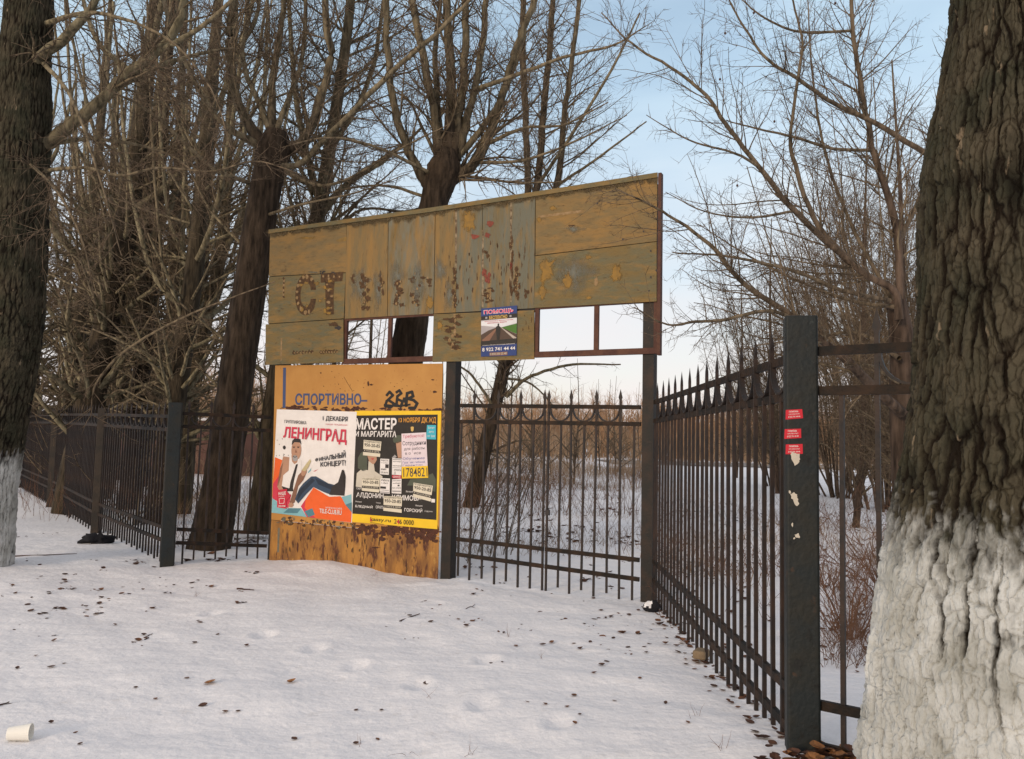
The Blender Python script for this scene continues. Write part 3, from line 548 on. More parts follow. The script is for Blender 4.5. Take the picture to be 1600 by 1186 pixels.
C6.text(m, 'ПОМОЩЬ', [(215, 185), (772, 140), (768, 238), (218, 275)], 'white', o4+.0030, .05); C6.text(m, 'ПОМОЩЬ', [(222, 192), (765, 148), (762, 230), (225, 268)], 'magenta', o4+.0036, .02)
C6.text(m, 'БЕСПЛАТНО', [(318, 290), (652, 262), (650, 335), (318, 355)], 'gold', o4+.0030, .025)
for x, y in ((265, 325), (712, 292)): P([(x-18, y-16), (x+18, y-19), (x+18, y+16), (x-18, y+19)], 'grey', 4)
C6.text(m, 'алкогольная и наркотическая', [(235, 388), (760, 348), (760, 368), (235, 408)], 'red', o4+.0036, .0); C6.text(m, 'зависимость звоните', [(280, 415), (640, 388), (640, 408), (280, 434)], 'red', o4+.0036, .0)
C6.text(m, 'анонимно и бесплатно консультации родственникам', [(198, 828), (795, 792), (795, 812), (198, 846)], 'white', o4+.0042, .01)
C6.text(m, '8 922 741 44 44', [(190, 880), (798, 850), (797, 912), (190, 950)], 'white', o4+.0036, .018)
P([(322, 968), (655, 948), (654, 1010), (322, 1026)], 'dskin', 2); C6.text(m, '8 800 350 25 48', [(336, 978), (640, 960), (640, 998), (336, 1016)], 'pale', o4+.0036, .006)
flat_thing('helpline_poster', m, 781, 518, 'small blue poster with pink heading and a walking figure, on the upper plywood board', 'poster')

# ------------------------------------------------------------------ fences
def picket_mesh(name, h, spear, w=.020):
    m = MB(); m.bar((0, 0, 0), (0, 0, h), w, w, 'bar', up=np.array([1., 0, 0]))
    if spear:
        t = .022; m.add([(-w*.5, -w*.5, h), (w*.5, -w*.5, h), (w*.5, w*.5, h), (-w*.5, w*.5, h), (-t*.9, -t*.3, h+.03), (t*.9, -t*.3, h+.03), (t*.9, t*.3, h+.03), (-t*.9, t*.3, h+.03), (0, 0, h+.115)],
              [(0, 1, 5, 4), (1, 2, 6, 5), (2, 3, 7, 6), (3, 0, 4, 7), (4, 5, 8), (5, 6, 8), (6, 7, 8), (7, 4, 8)], 'bar')
    return m
def scroll_mesh(w, h):                   # U-shaped flat bar hanging between two spears
    m = MB(); n = 14; P_ = []
    for k in range(n+1):
        t = math.pi*k/n; P_.append(np.array([-math.cos(t)*w/2, 0, h*(1-math.sin(t)**.8)]))
    for a, b in zip(P_[:-1], P_[1:]): m.bar(a, b, .030, .013, 'bar', up=np.array([0, 1., 0]) if abs(b[0]-a[0]) < 1e-6 else ZU)
    return m
def fence_run(root, A, B, zs_a, zs_b, ts, spears, zb_a, zb_b, spear_h=.17, double=None):
    """A,B ground line; zs = heights of the four rails (top, second, upper low, lower low) at A and B; ts = picket positions in metres."""
    A = np.array([A[0], A[1], 0.]); B = np.array([B[0], B[1], 0.]); d = B-A; L = np.linalg.norm(d); d /= L; rot = math.atan2(d[1], d[0])
    za, zb_ = np.array(zs_a), np.array(zs_b); nrm = np.array([d[1], -d[0], 0])
    if nrm[1] > 0: nrm = -nrm
    for k in range(4):
        m = MB(); m.bar(A+ZU*za[k]+nrm*.004, B+ZU*zb_[k]+nrm*.004, .026, .042, 'rail'); m.build('rail', root)
    proto = {}
    def put(key, mk, name, loc, rz, tl=0.):
        if key not in proto:
            o_ = mk().build(name, root); proto[key] = o_
            # mk built around the origin: keep its data local
            me = o_.data; off = OFF[root.name]
            co = np.empty(len(me.vertices)*3, np.float32); me.vertices.foreach_get('co', co); co = co.reshape(-1, 3)+off; me.vertices.foreach_set('co', co.astype(np.float32).ravel()); me.update()
        else:
            o_ = proto[key].copy(); o_.name = name; COL.objects.link(o_); o_.parent = root
        o_.location = Vector(loc-OFF[root.name]); o_.rotation_euler = (0, tl, rz)
    zmean = lambda t, k: za[k]+(zb_[k]-za[k])*t/L
    rj = random.Random(int(abs(A[0]*1000)))
    for i, (t, sp) in enumerate(zip(ts, spears)):
        base = zb_a+(zb_b-zb_a)*t/L; top = (zmean(t, 0)+spear_h-.10) if sp else zmean(t, 1)
        h = round(top-base, 1); zo = top-h
        p = A+d*t; p[2] = zo; tl_ = rj.uniform(-.008, .008)
        put((h, sp), lambda h=h, sp=sp: picket_mesh('picket', h, sp), 'picket', p, rot+rj.uniform(-.05, .05), tl_)
    st = [t for t, sp in zip(ts, spears) if sp]
    for a, b in zip(st[:-1], st[1:]):
        if b-a < .1: continue
        w = round(b-a-.03, 2); t = (a+b)/2; hgt = round(zmean(t, 0)-zmean(t, 1)-.02, 2)
        p = A+d*t; p[2] = zmean(t, 1)+.022
        put(('s', w, hgt), lambda w=w, hgt=hgt: scroll_mesh(w, hgt), 'scroll', p, rot)
def pipe(root, x, y, z0, z1, r, mt, name='post', ang=0., bev=.012):   # square hollow post with rounded arrises and a welded cap
    m = MB(); P_ = []
    for k in range(4):
        for t in np.linspace(0, math.pi/2, 5):
            cx, cy = [(1, 1), (-1, 1), (-1, -1), (1, -1)][k]; a = k*math.pi/2+t; P_.append(((r-bev)*cx+bev*math.cos(a), (r-bev)*cy+bev*math.sin(a)))
    c, s_ = math.cos(ang), math.sin(ang); n = len(P_); sh = lambda k_, z: [(x+k_*(p*c-q*s_), y+k_*(p*s_+q*c), z) for p, q in P_]
    V_ = sh(1, z0)+sh(1, z1-.006)+sh(.98, z1-.001)+sh(.94, z1); F_ = []
    for k in range(3): F_ += [(k*n+i, k*n+(i+1) % n, (k+1)*n+(i+1) % n, (k+1)*n+i) for i in range(n)]
    m.add(V_, F_+[tuple(range(3*n, 4*n))], mt); return m.build(name, root)
# gate: two leaves in the sign plane
gs = [fsz(690+x/2.966, 560+600/2.966)[0] for x in (75, 128, 185, 243, 297, 352, 408, 465, 482, 537, 590, 645, 702, 762, 820, 880)]
sA, sM, sB = fsz(712, 760)[0], (gs[7]+gs[8])/2, fsz(998, 760)[0]
zA = [fsz(712, v)[1] for v in (633.5, 658.5, 843, 867)]; zB = [fsz(997, v)[1] for v in (636, 662.5, 876, 906.5)]
zM = [(a+b)/2 for a, b in zip(zA, zB)]
for k, (s0, s1, z0, z1, bars, lab) in enumerate(((sA, sM-.008, zA, zM, gs[:8], 'left leaf of the spear-topped iron gate, hinged beside the orange panel'), (sM+.008, sB, zM, zB, gs[8:], 'right leaf of the spear-topped iron gate, next to the corner post'))):
    g = empty('gate_leaf', fpt(s0, 0, -.05), lab, 'gate', 'leaves of the iron gate')
    a, b = fpt(s0, 0, -.05), fpt(s1, 0, -.05)
    sp = [i % 2 == 1 for i in range(8)] if k == 0 else [i % 2 == 0 for i in range(8)]
    fence_run(g, a, b, z0, z1, [x-s0 for x in bars], sp, .03, .0)
lk = MB(); sl, zl = fsz(690+487/2.966, 560+715/2.966); lk.box(fpt(sl, zl, -.025), FD, FN, ZU, (.022, .014, .028), 'char')
lk.stroke if False else None
a0 = [fpt(sl+.014*math.cos(t), zl+.028+.018*math.sin(t), -.025) for t in np.linspace(0, math.pi, 7)]
for p, q in zip(a0[:-1], a0[1:]): lk.bar(p, q, .006, .006, 'rail', up=FN)
props(lk.build('padlock', None, fpt(sl, zl, -.03)), 'small dark padlock hanging between the two gate leaves', 'padlock')
# right fence from the corner post to the near pipe post, and on to the right
NP = at(1253, 1000, 3.75)[:2]; CP = fpt(fsz(1016, 900)[0], 0, -.06)[:2]
fr = empty('iron_fence', (NP[0], NP[1], .14), 'black spear-topped iron fence running from the corner to the thick near post with red stickers', 'fence', 'iron fences round the field')
L1 = float(np.hypot(*(CP-NP))); nb = 28
dirn = (CP-NP)/L1; A_ = NP+dirn*.085; B_ = CP-dirn*.05; L1 = float(np.hypot(*(B_-A_)))
ts = [.045+(L1-.09)*i/(nb-1) for i in range(nb)]
fence_run(fr, A_, B_, [1.985, 1.80, .40, .215], [1.97, 1.785, .415, .24], ts, [i % 2 == 0 for i in range(nb)], .10, .02)
PANG = math.atan2(NP[1], NP[0])-math.pi/2+.10
post = pipe(fr, NP[0], NP[1], -.1, 2.165, .072, 'pipe', 'post', PANG)
dR = np.array([.80, -.60]); dR /= np.linalg.norm(dR); A2 = NP+dR*.078; B2 = NP+dR*2.2
fence_run(fr, A2, B2, [2.00, 1.815, .40, .215], [2.0, 1.815, .40, .215], [.10+.155*i for i in range(11)], [i % 2 == 1 for i in range(11)], .08, .08)
m = MB(); rr = random.Random(11)         # flaking white patches on the near post
PN = np.array([math.sin(PANG), -math.cos(PANG), 0]); PC = np.array([NP[0], NP[1], 0])+PN*.072
def onpost(u, v, off):                   # point of the post's front face under a photo point
    d = ray(u, v); return EYEV+d*(((PC-EYEV)@PN)/(d@PN))+PN*off
for grp in (((1243, 718, 7, 11), (1240, 712, 6, 7), (1247, 715, 4, 9)), ((1234, 769, 2.6, 3.3),), ((1243, 780, 5, 9), (1240, 775, 7, 6), (1245, 786, 4, 5)), ((1238, 820, 1.8, 4),), ((1246, 837, 5, 5),), ((1241, 841, 2, 2),)):
    m = MB()
    for k, (u, v, rx, ry) in enumerate(grp):
        pts = [(u+rx*.85*math.cos(t)*rr.uniform(.6, 1.2), v+ry*.85*math.sin(t)*rr.uniform(.6, 1.2)) for t in np.linspace(0, 2*math.pi, 14, endpoint=False)]
        m.add([onpost(*q, .0012+k*.0004) for q in pts], [tuple(range(14))], 'pale')
    m.build('paint_patch', fr)
C7 = Crop(1220, 620, 4.942)
for k, (q, lab) in enumerate((([(38, 102), (165, 95), (172, 165), (36, 176)], 'uppermost of three red stickers on the thick near fence post'), ([(30, 250), (156, 246), (158, 318), (26, 326)], 'middle red sticker on the thick near fence post'), ([(38, 368), (168, 364), (170, 440), (36, 444)], 'lowest red sticker on the thick near post, just above a flaked white patch'))):
    m = MB(); q = np.array(q, float); n = 9; V_ = []
    W_ = lambda a, b: (lambda xy: (1220+xy[0]/4.942, 620+xy[1]/4.942))((1-b)*((1-a)*q[0]+a*q[1])+b*((1-a)*q[3]+a*q[2]))
    for i in range(n+1):
        for j in (0, 1): V_.append(onpost(*W_(i/n, j), .0015))
    m.add(V_, [(2*i, 2*i+1, 2*i+3, 2*i+2) for i in range(n)], 'sticker')
    for t, bx, b in (('ПОМОЩЬ', (.2, .12, .75, .32), .02), ('НАРКОЗАВИСИМЫМ', (.18, .42, .82, .55), .0), ('8 922 741 44 44', (.16, .68, .84, .86), .01)):
        v, f = glyphs(t, b); m.add([onpost(*W_(bx[0]+(bx[2]-bx[0])*x, bx[3]+(bx[1]-bx[3])*y), .0025) for x, y in v], f, 'white')
    props(m.build('sticker', None, onpost(*W_(.5, .5), .001)), lab, 'sticker', 'red stickers on the near post')
# left fence: short bay facing us, then running away to the left
LP = gp(261, 883); LPx = LP[:2]; SP = fpt(fsz(416, 870)[0], 0, -.07)[:2]
fl = empty('iron_fence', (LP[0], LP[1], 0), 'short bay of dark iron fence between the orange panel and the round pipe post', 'fence', 'iron fences round the field')
dl = (SP-LPx)/np.hypot(*(SP-LPx)); a_, b_ = LPx+dl*.085, SP-dl*.05; LL = float(np.hypot(*(b_-a_)))
zl = lambda u, v, y: at(u, v, y)[2]
ya, yb = a_[1], b_[1]
fence_run(fl, a_, b_, [zl(283, v, ya) for v in (646, 666, 827, 848)], [zl(416, v, yb) for v in (652, 673, 833, 853)], [.08+.125*i for i in range(int((LL-.1)/.125)+1)], [i % 2 == 0 for i in range(int((LL-.1)/.125)+1)], .02, .02)
pipe(fl, LPx[0], LPx[1], -.1, zl(266, 629, LPx[1]), .078, 'pipe', 'post', .35)
P2, P3 = gp(150, 833)[:2], gp(79, 792)[:2]
P4 = P3+(P3-P2)*1.3
segs = [(LPx, P2), (P2, P3), (P3, P4)]
zt = [[1.765, 1.60, .42, .265], [1.83, 1.665, .46, .305], [1.90, 1.735, .54, .385], [1.93, 1.77, .58, .42]]
fb = empty('iron_fence', (P2[0], P2[1], 0), 'long dark iron fence running away to the left in front of the thicket', 'fence', 'iron fences round the field')
for k, (a, b) in enumerate(segs):
    d = (b-a)/np.hypot(*(b-a)); a1, b1 = a+d*.09, b-d*.07; LL = float(np.hypot(*(b1-a1))); nn = int((LL-.06)/.13)
    fence_run(fb, a1, b1, zt[k], zt[k+1], [.06+.13*i for i in range(nn)], [i % 2 == 0 for i in range(nn)], .04, .06)
    pipe(fb, b[0], b[1], -.1, zt[k+1][0]+.10, .062, 'oldpipe')

# ------------------------------------------------------------------ trees
def nrmz(v): return v/(np.linalg.norm(v, axis=-1, keepdims=True)+1e-12)
def tubes(pts, rad, sides):              # (B,n,3),(B,n) -> verts, quads, rad
    B, n, _ = pts.shape; T = np.gradient(pts, axis=1); T = nrmz(T)
    ref = np.where(np.abs(T[:, :1, 2:3]) > .9, np.array([1., 0, 0]), np.array([0, 0, 1.])); ref = np.broadcast_to(ref, T.shape)
    U_ = nrmz(np.cross(T, ref)); W_ = np.cross(T, U_)
    a = np.arange(sides)*2*math.pi/sides
    V = pts[:, :, None, :] + rad[:, :, None, None]*(np.cos(a)[None, None, :, None]*U_[:, :, None, :]+np.sin(a)[None, None, :, None]*W_[:, :, None, :])
    idx = np.arange(B*n*sides).reshape(B, n, sides); r_ = np.roll(idx, -1, 2)
    Q = np.stack([idx[:, :-1], r_[:, :-1], r_[:, 1:], idx[:, 1:]], -1).reshape(-1, 4)
    return V.reshape(-1, 3), Q, np.repeat(rad.ravel(), sides)
def grow(P, D, L, R, n, wob, up, rng, tip=.3):
    B = len(P); pts = np.zeros((B, n, 3)); pts[:, 0] = P; d = nrmz(D.copy()); st = (L/(n-1))[:, None]
    for i in range(1, n):
        d = nrmz(d+rng.normal(0, wob, (B, 3))+np.array([0, 0, up])); pts[:, i] = pts[:, i-1]+d*st
    rad = R[:, None]*(1-(1-tip)*np.linspace(0, 1, n)[None, :]); return pts, rad
def sprout(pts, rad, per_m, t0, ang, len_f, rad_f, rng, lmin=.08, lmax=9, power=1., rmin=.0015):
    B, n, _ = pts.shape; seg = np.linalg.norm(np.diff(pts, axis=1), axis=2); L = seg.sum(1)
    cnt = rng.poisson(np.maximum(L*per_m*(1-t0), .01)); b = np.repeat(np.arange(B), cnt); K = len(b)
    if K == 0: return None
    t = t0+(1-t0)*rng.random(K)**power; x = t*(n-1); i = np.minimum(x.astype(int), n-2); f = (x-i)[:, None]
    P = pts[b, i]*(1-f)+pts[b, i+1]*f; T = nrmz(pts[b, i+1]-pts[b, i]); r = rad[b, i]*(1-f[:, 0])+rad[b, i+1]*f[:, 0]
    rv = rng.normal(0, 1, (K, 3)); side = nrmz(rv-(rv*T).sum(1, keepdims=True)*T); a = np.radians(rng.uniform(*ang, K))[:, None]
    D = T*np.cos(a)+side*np.sin(a); Ls = np.clip(L[b]*len_f*(1.15-t*.75)*rng.uniform(.45, 1.25, K), lmin, lmax); Rs = np.maximum(r*rad_f*rng.uniform(.6, 1., K), rmin)
    return P, D, Ls, Rs
def spline(pts, n):
    p = np.array(pts, float); m_ = len(p); q = np.vstack([2*p[0]-p[1], p, 2*p[-1]-p[-2]]); o_ = []
    for x in np.linspace(0, m_-1-1e-9, n):
        i = int(x); t = x-i; a, b, c, d = q[i], q[i+1], q[i+2], q[i+3]
        o_.append(.5*((2*b)+(c-a)*t+(2*a-5*b+4*c-d)*t*t+(3*b-a-3*c+d)*t**3))
    return np.array(o_)
class Tree:
    def __init__(s, seed): s.rng = np.random.default_rng(seed); s.wood = []; s.twig = []; s.src = []
    def limb(s, pts, r, sides=8, sprouts=True, lump=.0, n=None):     # explicit limb: points and end radii / radii list
        n = n or max(8, len(pts)*5); c = spline(pts, n); rr_ = np.interp(np.linspace(0, 1, n), np.linspace(0, 1, len(r)), r)
        if not lump: c[1:] += s.rng.normal(0, .012, (n-1, 3))*min(1, rr_.mean()*12)
        V, Q, ra = tubes(c[None], rr_[None], sides)
        if lump:
            ctr = np.repeat(c, sides, 0); k = fbm(V*np.array([5, 5, 2.0])+s.rng.uniform(0, 50), 3, 5)*.7+fbm(V*np.array([16, 16, 3.]), 2, 8)*.5-np.clip(1-np.abs(vnoise(V*np.array([24, 24, 3.])+fbm(V*7, 2, 3)[:, None]*1.2, 9))*3.2, 0, 1)*.55; V = ctr+(V-ctr)*(1+lump*k)[:, None]
        s.wood.append((V, Q, ra))
        if sprouts: s.src.append((c, rr_))
        return c
    def crown(s, l2=(3.0, .34, .45), l3=(6, .38), l4=(7, .36), up=.05, ang=(30, 65), t0=.12, droop=0., lmax=2.6, keep4=True, r2=.45, l2min=.25, wob=.10, rmin=.0029):
        rng = s.rng
        for c, r in s.src:
            sp = sprout(c[None], r[None], l2[0], t0, ang, l2[1], r2, rng, l2min, lmax, 1., rmin*1.5)
            if sp is None: continue
            P2, R2 = grow(*sp, 8, wob, up, rng); s.twig.append(tubes(P2, R2, 4))
            sp = sprout(P2, R2, l3[0], .08, (25, 70), l3[1], .6, rng, .10, 1.2, 1., rmin*1.15)
            if sp is None: continue
            P3, R3 = grow(*sp, 5, .13, up*.6-droop, rng); s.twig.append(tubes(P3, R3, 3))
            if keep4:
                sp = sprout(P3, R3, l4[0], .1, (25, 75), l4[1], .7, rng, .05, .5, 1., rmin)
                if sp: P4_, R4_ = grow(*sp, 4, .15, up*.5-droop, rng); s.twig.append(tubes(P4_, R4_, 3))
    def build(s, name, loc, label, cat='tree', group=None, bark='bark', twigbark=None, local=False):
        root = empty(name, loc, label, cat, group)
        if local: OFF[root.name] = np.zeros(3)
        def cat_(L):
            o_ = 0; Vs, Qs, Rs = [], [], []
            for V, Q, r in L: Vs.append(V); Qs.append(Q+o_); Rs.append(r); o_ += len(V)
            return np.vstack(Vs), np.vstack(Qs), np.concatenate(Rs)*4.0
        V, Q, r = cat_(s.wood); quadmesh('trunk', V, Q, [bark], root, rad=r)
        if s.twig: V, Q, r = cat_(s.twig); quadmesh('crown', V, Q, [twigbark or bark], root, rad=r)
        return root
def px(y, *pts): return [at(u, v, y+(w[0] if w else 0)) for u, v, *w in pts]

# --- big tree at the right edge: sculpted fissured bark, limewashed foot
def big_trunk(name, axis_pts, radii, label, zwash, wash_var, n_a, n_z, seed, depth, fis=1.0, group=None, cam_side=True):
    zs = np.linspace(0, 1, n_z); ax = spline(axis_pts, n_z); R_ = np.interp(zs, np.linspace(0, 1, len(radii)), radii)
    nf = int(n_a*.86); f0 = math.radians(165 if cam_side else 150); a = np.concatenate([np.linspace(f0, f0+math.radians(200), nf, endpoint=False), np.linspace(f0+math.radians(200), f0+2*math.pi, n_a-nf, endpoint=False)]); A2, I2 = np.meshgrid(a, np.arange(n_z)); R2 = R_[I2]
    base = np.stack([np.cos(A2)*.38, np.sin(A2)*.38, ax[I2][..., 2]], -1).reshape(-1, 3)
    wrp = np.stack([fbm(base*np.array([5, 5, 2.5]), 4, seed), fbm(base*np.array([6, 6, 3.]), 4, seed+4)], -1); jit = np.stack([fbm(base*26, 3, seed+14), fbm(base*26, 3, seed+15)], -1)
    uu = A2.ravel()*.38+wrp[:, 0]*.030+jit[:, 0]*.011; vv = base[:, 2]+wrp[:, 1]*.10+jit[:, 1]*.035
    def plates(cw, ch, sd):                # jittered elongated cells wrapped round the trunk: distance to the nearest border, cell value
        nu = max(4, int(round(2*math.pi*.38/cw))); cw = 2*math.pi*.38/nu; x = uu/cw; y = vv/ch; xi = np.floor(x); yi = np.floor(y); Z_ = np.zeros(len(x)); f1 = Z_+9.; f2 = Z_+9.; val = Z_.copy(); p1 = [Z_.copy(), Z_.copy()]; p2 = [Z_.copy(), Z_.copy()]
        for dx in (-1, 0, 1):
            for dy in (-1, 0, 1):
                cx, cy = xi+dx, yi+dy; k = np.stack([cx % nu, cy, cx*0], -1)+.0
                X_ = cx+.08+.84*(vnoise(k, sd)*.5+.5); Y_ = cy+.02+.96*(vnoise(k+17, sd+1)*.5+.5); d = np.hypot(X_-x, Y_-y); near = d < f1; mid = ~near & (d < f2)
                f2 = np.where(near, f1, np.where(mid, d, f2)); p2 = [np.where(near, a_, np.where(mid, b_, c_)) for a_, b_, c_ in zip(p1, (X_, Y_), p2)]
                val = np.where(near, vnoise(k+31, sd+2), val); p1 = [np.where(near, b_, a_) for a_, b_ in zip(p1, (X_, Y_))]; f1 = np.where(near, d, f1)
        ax_, ay_ = np.abs(p1[0]-p2[0]), np.abs(p1[1]-p2[1]); return f2-f1, val, .52+.48*np.clip(ax_/(ax_+ay_+1e-6)*1.35-.15, 0, 1)
    e1, v1, o1 = plates(.060, .21, seed+20); e2, v2, o2_ = plates(.024, .052, seed+24)
    brk = np.clip(fbm(base*np.array([6, 6, 5.]), 3, seed+70)*1.8+.75, .15, 1)
    c1_ = np.clip(1-e1/(.26*brk+.04), 0, 1)*(.35+.65*brk)*o1; c2_ = np.clip(1-e2/.30, 0, 1)*o2_
    plate = v1*.5+v2*.5; fine = fbm(base*np.array([60, 60, 26.]), 4, seed+40); grain = fbm(base*np.array([95, 95, 12.]), 3, seed+44)
    big = fbm(base*np.array([3.2, 3.2, 1.2]), 3, seed+50)
    disp = big*.024+v1*.008+v2*.0055-c1_**.9*.021*fis-c2_**1.2*.0085*fis+fine*.0065+grain*.0030
    fiss = np.clip(c1_**1.1*1.15+c2_**1.6*.5+np.clip(-grain*.5-fine*.3, 0, .35), 0, 1)
    rr_ = R2.ravel()+disp*(R2.ravel()/.4)**.5
    Vv = np.stack([ax[I2][..., 0].ravel()+np.cos(A2).ravel()*rr_, ax[I2][..., 1].ravel()+np.sin(A2).ravel()*rr_, ax[I2][..., 2].ravel()], -1)
    idx = np.arange(n_a*n_z).reshape(n_z, n_a); rl = np.roll(idx, -1, 1)
    Q = np.stack([idx[:-1], rl[:-1], rl[1:], idx[1:]], -1).reshape(-1, 4)
    zw = zwash+fbm(base*np.array([5, 5, 3.]), 3, seed+60)*wash_var+fine*.02
    wash = np.clip((zw-Vv[:, 2])/.20+fine*.6+plate*.25, 0, 1)*np.clip(1.3-c1_**1.6*1.25-c2_**2*.35+plate*.22+fine*.55+grain*.35+fbm(base*np.array([4, 4, 3.]), 3, seed+80)*.55, 0, 1)
    root = empty(name, axis_pts[0], label, 'tree', group)
    quadmesh('trunk', Vv, Q, [M['bigbark']], root, extra={'fissure': fiss, 'wash': wash, 'plate': plate*.5+.5})
    return root
m = mat('big_bark', (.06, .05, .03), .95, bump=.7, bscale=70, bstretch=(1.4, 1.4, .7), spec=.12); M['bigbark'] = m
t = m.node_tree; b = t.nodes['Principled BSDF']
c1 = attr_mix(m, 'fissure', [(0., (.060, .056, .043)), (.3, (.037, .034, .026)), (.8, (.012, .009, .007))])  # crack shade put into the bark colour, darker with fissure depth
n1 = t.nodes.new('ShaderNodeTexNoise'); n1.inputs['Scale'].default_value = 5; n1.inputs['Detail'].default_value = 9
co = t.nodes.new('ShaderNodeTexCoord'); t.links.new(co.outputs['Object'], n1.inputs[0])
r1 = t.nodes.new('ShaderNodeValToRGB'); r1.color_ramp.elements[0].position = .3; r1.color_ramp.elements[0].color = (.62, .66, .55, 1); r1.color_ramp.elements[1].position = .7; r1.color_ramp.elements[1].color = (1.35, 1.2, 1.05, 1)
t.links.new(n1.outputs[0], r1.inputs[0])
x1 = t.nodes.new('ShaderNodeMix'); x1.data_type = 'RGBA'; x1.blend_type = 'MULTIPLY'; x1.inputs[0].default_value = 1; t.links.new(c1, x1.inputs[6]); t.links.new(r1.outputs[0], x1.inputs[7])
n2 = t.nodes.new('ShaderNodeTexNoise'); n2.inputs['Scale'].default_value = 18; n2.inputs['Detail'].default_value = 8; m3 = t.nodes.new('ShaderNodeMapping'); m3.inputs['Scale'].default_value = (1.3, 1.3, .35)
t.links.new(co.outputs['Object'], m3.inputs[0]); t.links.new(m3.outputs[0], n2.inputs[0])
r2 = t.nodes.new('ShaderNodeMapRange'); r2.inputs['From Min'].default_value = .66; r2.inputs['From Max'].default_value = .73; t.links.new(n2.outputs[0], r2.inputs[0])
x2 = t.nodes.new('ShaderNodeMix'); x2.data_type = 'RGBA'; t.links.new(r2.outputs[0], x2.inputs[0]); t.links.new(x1.outputs[2], x2.inputs[6]); x2.inputs[7].default_value = (.20, .155, .105, 1)
aw = t.nodes.new('ShaderNodeAttribute'); aw.attribute_name = 'wash'
r3 = t.nodes.new('ShaderNodeValToRGB'); r3.color_ramp.elements[0].position = .3; r3.color_ramp.elements[0].color = (.33, .33, .30, 1); r3.color_ramp.elements[1].position = .68; r3.color_ramp.elements[1].color = (.57, .58, .565, 1); t.links.new(n1.outputs[0], r3.inputs[0])
x3 = t.nodes.new('ShaderNodeMix'); x3.data_type = 'RGBA'; t.links.new(aw.outputs['Fac'], x3.inputs[0]); t.links.new(x2.outputs[2], x3.inputs[6]); t.links.new(r3.outputs[0], x3.inputs[7])
t.links.new(x3.outputs[2], b.inputs['Base Color'])
DR = 2.9; cxr = 1.90
edge = [(1352, 1250), (1358, 1150), (1375, 960), (1390, 860), (1412, 770), (1432, 600), (1443, 480), (1450, 320), (1450, 220), (1478, 110), (1490, 0), (1492, -200)]
ep = [at(u, v, DR) for u, v in edge]
ep = [np.array([ep[0][0]-.06, 0, .02])]+[np.array(p) for p in ep]
zr = np.array([p[2] for p in ep]); rr0 = np.array([cxr-p[0]-.026 for p in ep])
zz = np.linspace(-.05, zr[-1], 14)
big_trunk('lime_washed_tree', [(cxr, DR, z) for z in zz], list(np.interp(zz, zr, rr0)), 'huge rough-barked tree with whitewashed foot, close to us beside the near fence post', 1.33, .10, 640, 1000, 3, DR, 1.0, 'whitewashed trees')
# --- whitewashed tree at the left edge with its reaching limb
lt_ax = px(9.2, (-38, 893), (-16, 720), (8, 590), (20, 480), (33, 250), (46, 0), (58, -300), (66, -600))
lt = big_trunk('lime_washed_tree', lt_ax, [.35, .315, .32, .34, .31, .255, .23, .2], 'dark tree with whitewashed foot at the end of the leaf-strewn path', 1.30, .04, 160, 420, 12, 9.2, .9, 'whitewashed trees')
T = Tree(21)
D0 = 9.2
for pts, r in (([(70, 225), (120, 190), (165, 150), (205, 110), (245, 82), (275, 45), (292, -20), (300, -150)], [.085, .075, .065, .06, .055, .05, .045, .04]), ([(170, 145), (235, 108, .3), (320, 82, .5), (365, 75, .6)], [.045, .035, .02, .01]),
               ([(60, 268), (130, 262, -.2), (190, 274, -.35), (250, 262, -.5), (330, 268, -.55), (400, 252, -.6), (470, 272, -.7)], [.026, .02, .016, .014, .011, .008, .004]), ([(72, 225), (160, 218, .4), (260, 240, .6), (330, 290, .7)], [.03, .022, .015, .006]), ([(20, 120), (120, 40, -.4), (180, -60, -.6)], [.07, .05, .03]),
               ([(20, 180), (-60, 100, .2), (-150, -20, .4)], [.06, .05, .03]), ([(60, 40), (150, 20, -.5), (260, 60, -.8), (330, 140, -1.), (360, 230, -1.1)], [.035, .022, .015, .009, .004]), ([(60, 90), (110, 150, -.9), (150, 260, -1.3), (190, 400, -1.5)], [.03, .02, .012, .004]),
               ([(40, 250), (90, 300, -1.), (130, 380, -1.3), (150, 480, -1.3)], [.02, .015, .01, .004]), ([(200, 110), (150, 60, .2), (120, -40, .2)], [.04, .03, .02]), ([(430, 440, -.5), (300, 490, -.3), (200, 545, 0.), (150, 600, .1), (142, 650, .1)], [.005, .012, .016, .012, .004]),
               ([(250, 80), (330, 30, -.5), (420, -60, -.8)], [.035, .025, .015])):
    T.limb(px(D0, *pts), r, 7)
T.crown(l2=(9, .36, .4), l3=(10, .42), l4=(7, .42), up=.01, droop=.03, lmax=1.7, ang=(30, 75), r2=.35)
def cat_(L):
    o_ = 0; Vs, Qs, Rs = [], [], []
    for V, Q, r in L: Vs.append(V); Qs.append(Q+o_); Rs.append(r); o_ += len(V)
    return np.vstack(Vs), np.vstack(Qs), np.concatenate(Rs)*4.0
V, Q, r = cat_(T.wood); quadmesh('limb', V, Q, ['bark2'], lt, rad=r); V, Q, r = cat_(T.twig); quadmesh('crown', V, Q, ['bark2'], lt, rad=r)

